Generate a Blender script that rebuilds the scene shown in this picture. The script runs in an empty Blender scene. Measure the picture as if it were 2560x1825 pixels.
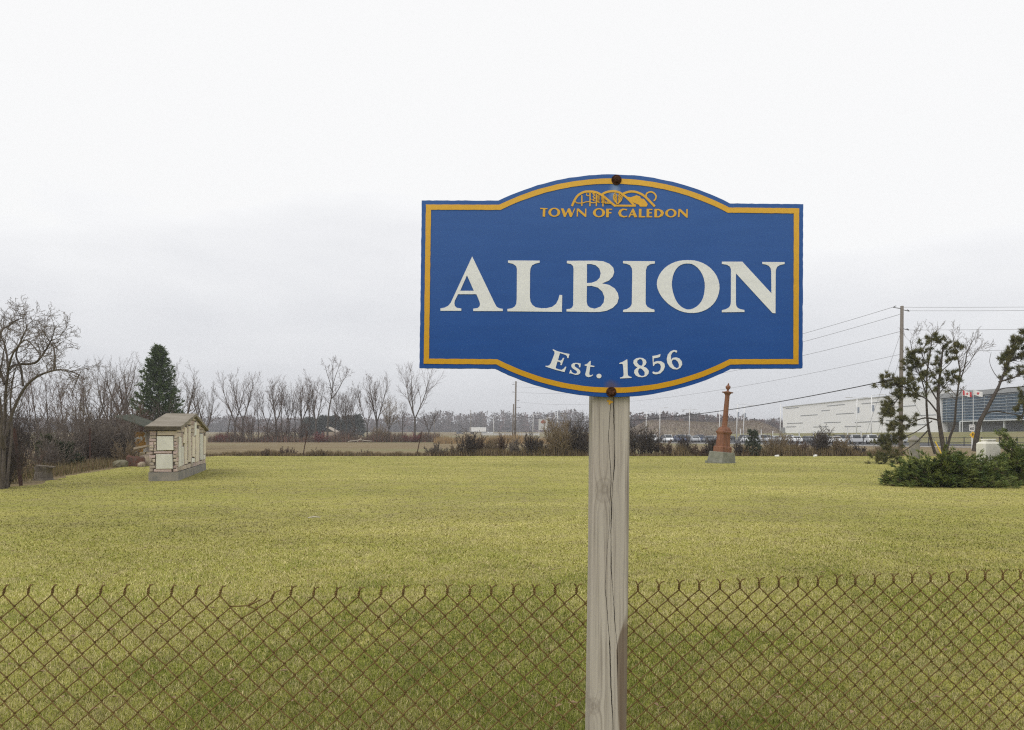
import bpy, math, random
import numpy as np
from mathutils import Vector, Matrix
from mathutils.geometry import tessellate_polygon

# ------------------------------------------------------------------ camera, world, sun, exposure
S = bpy.context.scene
COL = S.collection
F, CX, HY, EYE = 2000.0, 1280.0, 1088.0, 1.62      # focal length (photo px), principal column, horizon row, eye height

cam_d = bpy.data.cameras.new('camera')
cam = bpy.data.objects.new('camera', cam_d); COL.objects.link(cam)
cam.location = (0, 0, EYE); cam.rotation_euler = (math.radians(90), 0, 0)
cam_d.sensor_width = 36; cam_d.lens = 36 * F / 2560
cam_d.shift_y = (HY - 912.5) / 2560
cam_d.clip_start = 0.05; cam_d.clip_end = 6000
S.camera = cam

SUN_EL, SUN_ROT = math.radians(48), math.radians(215)
world = bpy.data.worlds.new('World'); S.world = world; world.use_nodes = True
nt = world.node_tree; nt.nodes.clear()
def wn(t, **k):
    n = nt.nodes.new(t)
    for a, b in k.items(): setattr(n, a, b)
    return n
out = wn('ShaderNodeOutputWorld'); bg = wn('ShaderNodeBackground'); nt.links.new(bg.outputs[0], out.inputs[0])
sky = wn('ShaderNodeTexSky', sky_type='NISHITA', sun_disc=False, sun_elevation=SUN_EL, sun_rotation=SUN_ROT)
tc = wn('ShaderNodeTexCoord'); sep = wn('ShaderNodeSeparateXYZ'); nt.links.new(tc.outputs['Generated'], sep.inputs[0])
# overcast deck: bright overhead, grey blue towards the horizon, soft stretched cloud bands
mp = wn('ShaderNodeMapping'); mp.inputs['Scale'].default_value = (1.6, 1.6, 5.0); mp.inputs['Location'].default_value = (0.35, 0.2, 0.6)
nt.links.new(tc.outputs['Generated'], mp.inputs[0])
nz = wn('ShaderNodeTexNoise'); nz.inputs['Scale'].default_value = 1.5; nz.inputs['Detail'].default_value = 5; nz.inputs['Roughness'].default_value = .52
nt.links.new(mp.outputs[0], nz.inputs[0])
nm = wn('ShaderNodeMath', operation='MULTIPLY_ADD'); nm.inputs[1].default_value = .33; nm.inputs[2].default_value = -.16
nt.links.new(nz.outputs['Fac'], nm.inputs[0])
ad = wn('ShaderNodeMath', operation='ADD'); nt.links.new(sep.outputs['Z'], ad.inputs[0]); nt.links.new(nm.outputs[0], ad.inputs[1])
rp = wn('ShaderNodeValToRGB'); nt.links.new(ad.outputs[0], rp.inputs[0])
cr = rp.color_ramp; cr.interpolation = 'B_SPLINE'
stops = [(0.0, (.695, .707, .742)), (.08, (.755, .765, .797)), (.16, (.865, .87, .893)), (.235, (.98, .982, .99)), (.31, (1.1, 1.1, 1.1)), (.42, (1.4, 1.4, 1.4)), (1.0, (2.1, 2.1, 2.1))]
cr.elements[0].position, cr.elements[0].color = stops[0][0], (*stops[0][1], 1)
cr.elements[1].position, cr.elements[1].color = stops[-1][0], (*stops[-1][1], 1)
for p_, c_ in stops[1:-1]:
    e = cr.elements.new(p_); e.color = (*c_, 1)
sk = wn('ShaderNodeVectorMath', operation='SCALE'); sk.inputs['Scale'].default_value = .10; nt.links.new(sky.outputs[0], sk.inputs[0])
mx = wn('ShaderNodeMix', data_type='RGBA'); mx.inputs['Factor'].default_value = .96
nt.links.new(sk.outputs[0], mx.inputs[6]); nt.links.new(rp.outputs[0], mx.inputs[7]); nt.links.new(mx.outputs[2], bg.inputs[0])
bg.inputs[1].default_value = 1.0

sun_d = bpy.data.lights.new('sun', 'SUN'); sun = bpy.data.objects.new('sun', sun_d); COL.objects.link(sun)
sun_d.energy = 1.4; sun_d.angle = math.radians(40); sun_d.color = (1, .96, .9)
sd = Vector((math.sin(SUN_ROT) * math.cos(SUN_EL), math.cos(SUN_ROT) * math.cos(SUN_EL), math.sin(SUN_EL)))
sun.rotation_euler = sd.to_track_quat('Z', 'Y').to_euler()

S.view_settings.view_transform = 'Standard'; S.view_settings.look = 'None'
S.view_settings.exposure = 0; S.view_settings.gamma = 1; S.view_settings.use_curve_mapping = False
S.render.engine = 'CYCLES'
S.cycles.max_bounces = 6; S.cycles.diffuse_bounces = 3; S.cycles.glossy_bounces = 2; S.cycles.transmission_bounces = 3
S.cycles.volume_bounces = 0; S.cycles.transparent_max_bounces = 6
S.cycles.use_denoising = False; S.cycles.denoiser = 'OPENIMAGEDENOISE'; S.cycles.denoising_prefilter = 'ACCURATE'; S.cycles.use_adaptive_sampling = True; S.cycles.adaptive_threshold = .01
S.render.film_transparent = False
S.cycles.filter_width = 1.2 if hasattr(S.cycles, 'filter_width') else None

# ------------------------------------------------------------------ helpers
R = random.Random(11)
ORIGIN = {}
def smooth(a, b, x):
    t = min(1, max(0, (x - a) / (b - a))); return t * t * (3 - 2 * t)
def terrain(x, y):
    if y < 190: return 0.0
    k = smooth(.10, .18, x / y)
    y0 = 200 + 150 * k
    return .008 * max(0, min(y, 950) - y0)
def W(px, py, d):                                   # a point of the place seen at photo pixel px, py from d metres
    return Vector(((px - CX) / F * d, d, EYE - (py - HY) / F * d))
def G(px, d):                                       # the ground there
    x = (px - CX) / F * d
    return Vector((x, d, terrain(x, d)))
def tag(o, label=None, cat=None, group=None, kind=None):
    if label: o['label'] = label
    if cat: o['category'] = cat
    if group: o['group'] = group
    if kind: o['kind'] = kind
    return o
def empty(name, loc, label=None, cat=None, group=None, rz=0.0):
    o = bpy.data.objects.new(name, None); COL.objects.link(o)
    o.location = loc; o.rotation_euler = (0, 0, rz); o.empty_display_size = .2
    ORIGIN[o] = Vector(loc)
    return tag(o, label, cat, group)
def link(name, me, mat=None, parent=None):
    o = bpy.data.objects.new(name, me); COL.objects.link(o)
    if mat is not None and not me.materials: me.materials.append(mat)
    if parent is not None: o.parent = parent
    return o
def np_mesh(name, verts, faces, smooth_=False, n=3):
    """verts (N,3), faces (M,n) arrays of one face size"""
    me = bpy.data.meshes.new(name)
    verts = np.asarray(verts, np.float32); faces = np.asarray(faces, np.int32)
    me.vertices.add(len(verts)); me.vertices.foreach_set('co', verts.ravel())
    m = len(faces); me.loops.add(m * n); me.loops.foreach_set('vertex_index', faces.ravel())
    me.polygons.add(m); me.polygons.foreach_set('loop_start', np.arange(0, m * n, n, dtype=np.int32))
    if smooth_: me.polygons.foreach_set('use_smooth', np.ones(m, bool))
    me.update(calc_edges=True)
    return me
class MB:
    def __init__(s): s.v = []; s.f = []; s.m = []; s.cur = 0
    def add(s, vs, fs):
        b = len(s.v); s.v += [tuple(v) for v in vs]
        for f in fs: s.f.append([b + i for i in f]); s.m.append(s.cur)
        return s
    def box(s, c, size, M=None):
        hx, hy, hz = size[0] / 2, size[1] / 2, size[2] / 2
        vs = [Vector((x * hx, y * hy, z * hz)) for z in (-1, 1) for y in (-1, 1) for x in (-1, 1)]
        if M is not None: vs = [M @ v for v in vs]
        c = Vector(c)
        return s.add([v + c for v in vs], [(0, 2, 3, 1), (4, 5, 7, 6), (0, 1, 5, 4), (2, 6, 7, 3), (0, 4, 6, 2), (1, 3, 7, 5)])
    def cbox(s, c, size, ch=.01, M=None):            # box with chamfered vertical and horizontal edges on every face
        hx, hy, hz = size[0] / 2, size[1] / 2, size[2] / 2
        prof = [(-hx + ch, -hy), (hx - ch, -hy), (hx, -hy + ch), (hx, hy - ch), (hx - ch, hy), (-hx + ch, hy), (-hx, hy - ch), (-hx, -hy + ch)]
        rings = []
        for z, k in ((-hz, ch), (-hz + ch, 0), (hz - ch, 0), (hz, ch)):
            rings.append([Vector((x * (hx - k) / hx, y * (hy - k) / hy, z)) for x, y in prof])
        vs = [p for r_ in rings for p in r_]
        if M is not None: vs = [M @ v for v in vs]
        c = Vector(c); vs = [v + c for v in vs]
        fs = [tuple(range(7, -1, -1)), tuple(range(24, 32))]
        for k in range(3):
            for i in range(8):
                j = (i + 1) % 8; fs.append((k * 8 + i, k * 8 + j, k * 8 + 8 + j, k * 8 + 8 + i))
        return s.add(vs, fs)
    def tube(s, path, rad, n=6, cap=True):
        path = [Vector(p) for p in path]
        if not hasattr(rad, '__len__'): rad = [rad] * len(path)
        up0 = None; vs = []
        for i, p in enumerate(path):
            t = (path[min(i + 1, len(path) - 1)] - path[max(i - 1, 0)])
            t = t.normalized() if t.length > 1e-9 else Vector((0, 0, 1))
            if up0 is None: up0 = t.orthogonal().normalized()
            u = (up0 - t * up0.dot(t)); u = u.normalized() if u.length > 1e-6 else t.orthogonal().normalized()
            up0 = u; w = t.cross(u)
            for k in range(n):
                a = 2 * math.pi * k / n; vs.append(p + (u * math.cos(a) + w * math.sin(a)) * rad[i])
        fs = []
        for i in range(len(path) - 1):
            for k in range(n):
                a, b = i * n + k, i * n + (k + 1) % n; fs.append((a, b, b + n, a + n))
        if cap: fs += [tuple(range(n - 1, -1, -1)), tuple(range((len(path) - 1) * n, len(path) * n))]
        return s.add(vs, fs)
    def lathe(s, prof, n=24, c=(0, 0, 0), M=None):
        vs = []
        for r_, z in prof:
            for k in range(n):
                a = 2 * math.pi * k / n; vs.append(Vector((r_ * math.cos(a), r_ * math.sin(a), z)))
        if M is not None: vs = [M @ v for v in vs]
        vs = [v + Vector(c) for v in vs]
        fs = []
        for i in range(len(prof) - 1):
            for k in range(n):
                a, b = i * n + k, i * n + (k + 1) % n; fs.append((a, b, b + n, a + n))
        fs += [tuple(range(n - 1, -1, -1)), tuple(range((len(prof) - 1) * n, len(prof) * n))]
        return s.add(vs, fs)
    def rings(s, rings, cap=True):
        n = len(rings[0]); vs = [p for r_ in rings for p in r_]; fs = []
        for i in range(len(rings) - 1):
            for k in range(n):
                a, b = i * n + k, i * n + (k + 1) % n; fs.append((a, b, b + n, a + n))
        if cap: fs += [tuple(range(n - 1, -1, -1)), tuple(range((len(rings) - 1) * n, len(rings) * n))]
        return s.add(vs, fs)
    def plate(s, loops, to3, front, back):           # polygon with holes, extruded between two offsets; to3(x, y, off)
        flat = [p for l in loops for p in l]
        tris = tessellate_polygon([[Vector((x, y, 0)) for x, y in l] for l in loops])
        nf = len(flat)
        vs = [to3(x, y, front) for x, y in flat] + [to3(x, y, back) for x, y in flat]
        fs = [tuple(t) for t in tris] + [tuple(i + nf for i in reversed(t)) for t in tris]
        o = 0
        for l in loops:
            m = len(l)
            for i in range(m):
                j = (i + 1) % m; fs.append((o + i, o + j, nf + o + j, nf + o + i))
            o += m
        return s.add(vs, fs)
    def build(s, name, mat, parent=None, sm=False, local=False):
        me = bpy.data.meshes.new(name); vs = s.v
        if parent is not None and not local:
            p = parent
            while p.parent is not None: p = p.parent
            L = ORIGIN.get(p, Vector()); vs = [(v[0] - L.x, v[1] - L.y, v[2] - L.z) for v in vs]
        me.from_pydata(vs, [], s.f)
        for m_ in (mat if isinstance(mat, (list, tuple)) else [mat]): me.materials.append(m_)
        if isinstance(mat, (list, tuple)): me.polygons.foreach_set('material_index', s.m)
        if sm: me.polygons.foreach_set('use_smooth', np.ones(len(me.polygons), bool))
        import bmesh
        b = bmesh.new(); b.from_mesh(me); bmesh.ops.recalc_face_normals(b, faces=b.faces); b.to_mesh(me); b.free()
        me.update()
        return link(name, me, None, parent)

# ------------------------------------------------------------------ materials
MATS = {}
def mat(name, col, rough=.8, col2=None, scale=5.0, detail=4.0, bump=0.0, stretch=(1, 1, 1), metal=0.0, lo=.35, hi=.65, spec=.3, bscale=None, objrand=0.0):
    if name in MATS: return MATS[name]
    m = bpy.data.materials.new(name); m.use_nodes = True; n = m.node_tree.nodes; l = m.node_tree.links
    b = n['Principled BSDF']; b.inputs['Roughness'].default_value = rough; b.inputs['Metallic'].default_value = metal
    b.inputs['Specular IOR Level'].default_value = spec
    b.inputs['Base Color'].default_value = (*col, 1)
    if col2 is not None or bump:
        t = n.new('ShaderNodeTexCoord'); mp = n.new('ShaderNodeMapping'); mp.inputs['Scale'].default_value = stretch
        l.new(t.outputs['Object'], mp.inputs[0])
        z = n.new('ShaderNodeTexNoise'); z.inputs['Scale'].default_value = scale; z.inputs['Detail'].default_value = detail; z.inputs['Roughness'].default_value = .6
        l.new(mp.outputs[0], z.inputs[0])
        if col2 is not None:
            mr = n.new('ShaderNodeMapRange'); mr.inputs[1].default_value = lo; mr.inputs[2].default_value = hi; l.new(z.outputs['Fac'], mr.inputs[0])
            mixn = n.new('ShaderNodeMix'); mixn.data_type = 'RGBA'; mixn.inputs[6].default_value = (*col, 1); mixn.inputs[7].default_value = (*col2, 1)
            l.new(mr.outputs[0], mixn.inputs[0]); last = mixn.outputs[2]
            if objrand:
                oi = n.new('ShaderNodeObjectInfo'); ma = n.new('ShaderNodeMath'); ma.operation = 'MULTIPLY_ADD'; ma.inputs[1].default_value = objrand * 2; ma.inputs[2].default_value = 1 - objrand
                l.new(oi.outputs['Random'], ma.inputs[0])
                sc = n.new('ShaderNodeVectorMath'); sc.operation = 'SCALE'; l.new(last, sc.inputs[0]); l.new(ma.outputs[0], sc.inputs['Scale']); last = sc.outputs[0]
            l.new(last, b.inputs['Base Color'])
        if bump:
            z2 = z
            if bscale:
                z2 = n.new('ShaderNodeTexNoise'); z2.inputs['Scale'].default_value = bscale; z2.inputs['Detail'].default_value = 6; l.new(mp.outputs[0], z2.inputs[0])
            bp = n.new('ShaderNodeBump'); bp.inputs['Strength'].default_value = bump; bp.inputs['Distance'].default_value = .02
            l.new(z2.outputs['Fac'], bp.inputs['Height']); l.new(bp.outputs[0], b.inputs['Normal'])
    MATS[name] = m
    return m
def attr_mat(name, rough=.8, gain=1.0, trans=0.0):
    m = bpy.data.materials.new(name); m.use_nodes = True; n = m.node_tree.nodes; l = m.node_tree.links
    b = n['Principled BSDF']; b.inputs['Roughness'].default_value = rough; b.inputs['Specular IOR Level'].default_value = .15
    a = n.new('ShaderNodeAttribute'); a.attribute_name = 'tint'
    l.new(a.outputs['Color'], b.inputs['Base Color'])
    if trans:                                        # soft turf: blades shade mostly like the mat they form
        g = n.new('ShaderNodeNewGeometry'); v = n.new('ShaderNodeMix'); v.data_type = 'VECTOR'; v.inputs[0].default_value = trans
        l.new(g.outputs['Normal'], v.inputs[4]); v.inputs[5].default_value = (0, 0, 1)
        nrm = n.new('ShaderNodeVectorMath'); nrm.operation = 'NORMALIZE'; l.new(v.outputs[1], nrm.inputs[0]); l.new(nrm.outputs[0], b.inputs['Normal'])
    return m
BARK = mat('bark_grey', (.07, .058, .048), .9, (.115, .097, .08), 6, bump=.3)
BARK_DARK = mat('bark_dark', (.05, .042, .038), .9, (.085, .07, .06), 6, bump=.3)
TWIG = mat('twig_grey', (.13, .108, .094), .9, (.19, .16, .135), 1.2)
TWIG_TAN = mat('twig_tan', (.17, .13, .085), .9, (.25, .19, .12), 1.2)
TWIG_RED = mat('twig_red', (.20, .045, .045), .9, (.16, .06, .05), 1.2)
TWIG_BROWN = mat('twig_brown', (.10, .066, .05), .9, (.145, .10, .075), 1.2)
TWIG_DARK = mat('twig_dark', (.06, .05, .045), .9, (.10, .08, .07), 1.2)
RUST = mat('rusted_wire', (.19, .125, .048), .85, (.12, .078, .032), 60, bump=.3, spec=.15)
RUST_POST = mat('rusted_steel', (.07, .035, .025), .85, (.045, .025, .02), 20, bump=.3)
BOLT = mat('rusted_bolt', (.12, .052, .03), .9, (.045, .022, .015), 160, bump=.8, spec=.15)
STEEL = mat('galvanised_steel', (.62, .63, .64), .5, (.7, .7, .7), 3)
WHITE_PAINT = mat('white_paint', (.78, .78, .77), .5, (.7, .7, .69), 3)
POLE_WOOD = mat('pole_wood', (.21, .185, .16), .9, (.15, .13, .11), 6, stretch=(6, 6, .4))
CABLE = mat('cable_black', (.03, .03, .032), .6)
WIRE = mat('wire_grey', (.16, .16, .17), .6)
CONC = mat('concrete_grey', (.30, .27, .235), .9, (.19, .185, .17), 3, bump=.3)

# ------------------------------------------------------------------ the land
def sheet(name, xs, ys, zf, m):
    xs = np.asarray(xs); ys = np.asarray(ys)
    vs = [(x, y, zf(x, y)) for y in ys for x in xs]; nx = len(xs)
    fs = [(j * nx + i, j * nx + i + 1, (j + 1) * nx + i + 1, (j + 1) * nx + i) for j in range(len(ys) - 1) for i in range(nx - 1)]
    o = link(name, np_mesh(name, vs, fs, True, 4), m); return tag(o, kind='structure')

def ground_mat():
    m = bpy.data.materials.new('field_earth'); m.use_nodes = True; n = m.node_tree.nodes; l = m.node_tree.links
    b = n['Principled BSDF']; b.inputs['Roughness'].default_value = .95; b.inputs['Specular IOR Level'].default_value = .1
    t = n.new('ShaderNodeTexCoord')
    def noise(sc, st, d=5):
        mp = n.new('ShaderNodeMapping'); mp.inputs['Scale'].default_value = st; l.new(t.outputs['Object'], mp.inputs[0])
        z = n.new('ShaderNodeTexNoise'); z.inputs['Scale'].default_value = sc; z.inputs['Detail'].default_value = d; l.new(mp.outputs[0], z.inputs[0]); return z.outputs['Fac']
    def ramp(f, a, c): 
        r = n.new('ShaderNodeMapRange'); r.inputs[1].default_value = a; r.inputs[2].default_value = c; l.new(f, r.inputs[0]); return r.outputs[0]
    def mix(f, a, c):
        x = n.new('ShaderNodeMix'); x.data_type = 'RGBA'; l.new(f, x.inputs[0])
        for k, v in ((6, a), (7, c)):
            if isinstance(v, tuple): x.inputs[k].default_value = (*v, 1)
            else: l.new(v, x.inputs[k])
        return x.outputs[2]
    c = mix(ramp(noise(.25, (.25, 1, 1)), .4, .6), (.20, .155, .085), (.155, .115, .065))
    c = mix(ramp(noise(3, (.15, 1, 1)), .45, .65), c, (.24, .19, .105))
    c = mix(ramp(noise(.02, (.6, 1, 1)), .5, .62), c, (.20, .19, .095))
    l.new(c, b.inputs['Base Color'])
    return m
ys = list(np.arange(-60, 200, 20.0)) + list(np.arange(200, 960, 40)) + [1200, 1600, 2200, 2500]
sheet('ground', [-1500, -900, -500, -300, -200, -120, -60, -20] + list(np.arange(0, 160, 10)) + [200, 300, 500, 900, 1500], ys, lambda x, y: terrain(x, y) - .02, ground_mat())

# lawn: the mown churchyard up to the old fence line
LAWN = [(-34, -8), (48, -8), (60, 61), (40, 62.4), (20, 61.8), (0, 62.5), (-12, 61.6), (-23.2, 62.6), (-22.5, 54), (-20.6, 43), (-17.6, 32), (-15.4, 26), (-16.2, 22.6), (-20, 20), (-34, 19.5)]
def lawn_mat():
    m = bpy.data.materials.new('lawn_turf'); m.use_nodes = True; n = m.node_tree.nodes; l = m.node_tree.links
    b = n['Principled BSDF']; b.inputs['Roughness'].default_value = .95; b.inputs['Specular IOR Level'].default_value = .1
    t = n.new('ShaderNodeTexCoord')
    def noise(sc, d=5, st=(1, 1, 1)):
        mp = n.new('ShaderNodeMapping'); mp.inputs['Scale'].default_value = st; l.new(t.outputs['Object'], mp.inputs[0])
        z = n.new('ShaderNodeTexNoise'); z.inputs['Scale'].default_value = sc; z.inputs['Detail'].default_value = d; l.new(mp.outputs[0], z.inputs[0]); return z.outputs['Fac']
    def ramp(f, a, c):
        r = n.new('ShaderNodeMapRange'); r.inputs[1].default_value = a; r.inputs[2].default_value = c; l.new(f, r.inputs[0]); return r.outputs[0]
    def mix(f, a, c):
        x = n.new('ShaderNodeMix'); x.data_type = 'RGBA'; l.new(f, x.inputs[0])
        for k, v in ((6, a), (7, c)):
            if isinstance(v, tuple): x.inputs[k].default_value = (*v, 1)
            else: l.new(v, x.inputs[k])
        return x.outputs[2]
    c = mix(ramp(noise(.35), .35, .65), (.36, .33, .085), (.28, .275, .06))
    c = mix(ramp(noise(2.2), .45, .7), c, (.30, .26, .11))
    c = mix(ramp(noise(25), .5, .75), c, (.25, .24, .06))
    l.new(c, b.inputs['Base Color']); return m
lv = []
for i in range(len(LAWN)):
    a, b_ = LAWN[i], LAWN[(i + 1) % len(LAWN)]
    k = max(1, int(math.hypot(b_[0] - a[0], b_[1] - a[1]) / .7))
    for j in range(k):
        t = j / k; w = .22 if a[1] > 15 and b_[1] > 15 else 0
        lv.append((a[0] + (b_[0] - a[0]) * t + R.uniform(-w, w), a[1] + (b_[1] - a[1]) * t + R.uniform(-w, w)))
mb = MB(); mb.add([(x, y, 0) for x, y in lv], [tuple(t) for t in tessellate_polygon([[Vector((x, y, 0)) for x, y in lv]])])
tag(mb.build('lawn', lawn_mat()), kind='structure')

# ------------------------------------------------------------------ grass blades on the lawn
rng = np.random.default_rng(5)
def vnoise(x, y, cell, seed):                       # smooth value noise, numpy
    gx = x / cell; gy = y / cell; ix = np.floor(gx).astype(np.int64); iy = np.floor(gy).astype(np.int64)
    fx = gx - ix; fy = gy - iy; fx = fx * fx * (3 - 2 * fx); fy = fy * fy * (3 - 2 * fy)
    def h(a, b):
        v = (a * 374761393 + b * 668265263 + seed * 1442695) & 0xffffffff
        v = ((v ^ (v >> 13)) * 1274126177) & 0xffffffff
        return ((v ^ (v >> 16)) & 0xffff) / 65535.0
    return (h(ix, iy) * (1 - fx) + h(ix + 1, iy) * fx) * (1 - fy) + (h(ix, iy + 1) * (1 - fx) + h(ix + 1, iy + 1) * fx) * fy
def inside(x, y, poly):
    r = np.zeros(len(x), bool); j = len(poly) - 1
    for i in range(len(poly)):
        xi, yi = poly[i]; xj, yj = poly[j]
        with np.errstate(divide='ignore', invalid='ignore'):
            c = ((yi > y) != (yj > y)) & (x < (xj - xi) * (y - yi) / (yj - yi + 1e-12) + xi)
        r ^= c; j = i
    return r
NB = 1000000
u = rng.random(NB)
d = 3.9 * (63 / 3.9) ** (u ** 1.25)
x = (rng.random(NB) - .5) * 1.38 * d + rng.uniform(-1.6, 1.6, NB)
k = inside(x, d, LAWN); x = x[k]; d = d[k]; n_ = len(x)
fbm = .45 * vnoise(x, d, 2.6, 1) + .3 * vnoise(x, d, .9, 2) + .25 * vnoise(x, d, .3, 3)
fine = .5 * vnoise(x, d, .11, 9) + .5 * vnoise(x, d, .055, 10)
big = .6 * vnoise(x, d, 9, 4) + .4 * vnoise(x, d, 4.2, 5)
# small tufts: shift blades towards lattice attractors for clumping near the camera
w = np.maximum(.0021, .00080 * d) * rng.uniform(.7, 1.4, n_)
hgt = np.clip(.016 + .017 * fbm, .012, .1) * rng.uniform(.6, 1.5, n_)
far = np.clip((d - 6.5) / 13, 0, 1)
az = rng.random(n_) * 2 * np.pi + .8 * (vnoise(x, d, .5, 7) - .5) * 6
tilt = rng.uniform(.3, 1.4, n_) * (1 - far) + rng.uniform(1.12, 1.52, n_) * far
wd = az + np.pi / 2
base = np.stack([x, d, np.zeros(n_)], 1)
wv = np.stack([np.cos(wd), np.sin(wd), np.zeros(n_)], 1) * (w / 2)[:, None]
tip = base + np.stack([np.cos(az) * np.sin(tilt), np.sin(az) * np.sin(tilt), np.cos(tilt)], 1) * hgt[:, None] * 1.4
verts = np.stack([base - wv, base + wv, tip], 1).reshape(-1, 3)
gme = np_mesh('grass', verts, np.arange(n_ * 3).reshape(-1, 3))
green = np.array([.185, .215, .034]); dgreen = np.array([.095, .135, .026]); straw = np.array([.52, .455, .22]); olive = np.array([.37, .34, .080]); brown = np.array([.24, .19, .095])
far_f = .5 * vnoise(x / 2.2, d, 4.6, 51) + .32 * vnoise(x / 1.6, d, 1.9, 52) + .18 * vnoise(x, d, .7, 53)
t1 = (np.clip((fbm - .40) / .2, 0, 1) * (1 - far) + np.clip((far_f - .33) / .36, 0, 1) * far)[:, None]
broad = (.6 * vnoise(x / 1.7, d, 3.4, 61) + .4 * vnoise(x / 1.4, d, 1.5, 62))[:, None]; t1 = np.clip(t1 + 1.5 * (broad - .5), 0, 1)
nf = np.clip((10 - d) / 4.5, 0, 1)[:, None]; q = rng.random(n_)[:, None]
yellowing = np.clip((d - 8) / 26, 0, 1)[:, None]
gm = green * (1 - .8 * yellowing) + olive * .8 * yellowing
colr = gm * t1 + (olive * (.55 + .45 * yellowing) + green * .45 * (1 - yellowing)) * (1 - t1)
colr = colr * (1 - .55 * np.clip((fine - .55) / .3, 0, 1)[:, None] * (1 - yellowing)) + dgreen * (.55 * np.clip((fine - .55) / .3, 0, 1)[:, None] * (1 - yellowing))
pstraw = (.20 - .07 * nf + .30 * (1 - t1) + .12 * (big[:, None] - .5))
colr = np.where(q < pstraw, straw * rng.uniform(.65, 1.15, n_)[:, None], colr)
colr = np.where((q > .93), brown, colr)
bare = np.clip((.6 * vnoise(x / 1.8, d, 3.3, 21) + .4 * vnoise(x / 1.5, d, 1.1, 22) - .56) / .16, 0, 1)[:, None] * np.clip((d - 9) / 8, 0, 1)[:, None]
colr = colr * (1 - .4 * bare) + np.array([.15, .125, .075]) * .4 * bare
f2 = far[:, None] * .72                                # far tufts stand for many blades: their colour averages out
avg = (olive * (.46 + .2 * (1 - t1)) + green * .50 * t1 + straw * (.06 + .42 * (1 - t1)))
avg = avg * (1 - .6 * bare) + np.array([.21, .175, .10]) * .6 * bare
colr = colr * (1 - f2) + avg * f2
streak = (.5 * vnoise(x / 3.2, d, .8, 41) + .5 * vnoise(x / 2.5, d, 2.1, 42))[:, None]
colr *= (1 - .15 * nf) * (.67 + .60 * big[:, None]) * (1 + (.25 + .50 * far[:, None]) * (streak - .5)) * (1 + rng.uniform(-.20, .20, n_)[:, None] * (1 - .6 * far[:, None]))
# bare earth and leaf litter under the hedge, a dark brown patch beside the memorial
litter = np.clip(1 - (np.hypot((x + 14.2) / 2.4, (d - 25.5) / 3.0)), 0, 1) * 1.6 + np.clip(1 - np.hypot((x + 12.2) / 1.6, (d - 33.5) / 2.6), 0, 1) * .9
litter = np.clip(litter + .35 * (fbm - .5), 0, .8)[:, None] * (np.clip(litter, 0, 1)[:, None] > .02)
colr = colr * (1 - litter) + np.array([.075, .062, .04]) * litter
at = gme.attributes.new('tint', 'FLOAT_COLOR', 'FACE')
at.data.foreach_set('color', np.concatenate([np.clip(colr, .01, 1), np.ones((n_, 1))], 1).astype(np.float32).ravel())
tag(link('grass', gme, attr_mat('grass_blades', .8)), 'short winter grass, olive green and straw, covering the churchyard lawn', kind='stuff')

n = 700                                              # a few dead leaves blown over the turf
ld = 4.5 * (50 / 4.5) ** rng.random(n); lx = (rng.random(n) - .5) * 1.4 * ld; kk_ = inside(lx, ld, LAWN); lx, ld = lx[kk_], ld[kk_]; n = len(lx)
la = rng.random(n) * 6.283; ls = rng.uniform(.012, .03, n); lz = rng.uniform(.018, .032, n)
def leafpt(a, r_, dz): return np.stack([lx + np.cos(la + a) * ls * r_, ld + np.sin(la + a) * ls * r_, lz + dz], 1)
LV = np.stack([leafpt(0, 1.2, .004), leafpt(1.5, .6, .012), leafpt(3.14, 1.1, 0), leafpt(-1.5, .6, .010)], 1).reshape(-1, 3)
tag(link('fallen_leaves', np_mesh('fallen_leaves', LV, np.arange(n * 4).reshape(-1, 4), False, 4), mat('dead_leaf', (.16, .10, .055), .9, (.30, .21, .12), .7)), 'scattered small dead brown leaves on the lawn', kind='stuff')

def blades(name, spots, hts, cols, label, lean=.45, wk=1.0):
    """tall dry stalks, one object; spots (n,2), hts (n,)"""
    sp = np.asarray(spots); n = len(sp); hts = np.asarray(hts)
    az = rng.random(n) * 2 * np.pi; ti = rng.uniform(0, lean, n); wd = rng.random(n) * np.pi
    zz = np.array([terrain(a, b) for a, b in sp])
    base = np.stack([sp[:, 0], sp[:, 1], zz], 1); ww = np.maximum(.004, .00032 * sp[:, 1]) * wk
    wv = np.stack([np.cos(wd), np.sin(wd), np.zeros(n)], 1) * ww[:, None]
    tip = base + np.stack([np.cos(az) * np.sin(ti), np.sin(az) * np.sin(ti), np.cos(ti)], 1) * hts[:, None]
    me = np_mesh(name, np.stack([base - wv, base + wv, tip], 1).reshape(-1, 3), np.arange(n * 3).reshape(-1, 3))
    a = me.attributes.new('tint', 'FLOAT_COLOR', 'FACE')
    cc = np.asarray(cols)[rng.integers(0, len(cols), n)] * rng.uniform(.75, 1.2, (n, 1))
    a.data.foreach_set('color', np.concatenate([cc, np.ones((n, 1))], 1).astype(np.float32).ravel())
    return tag(link(name, me, MATS.setdefault('dry_stalks', attr_mat('dry_stalks', .9))), label, kind='stuff')
DRY = [(.25, .185, .105), (.19, .135, .08), (.13, .095, .06), (.28, .22, .13), (.16, .13, .06)]
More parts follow.
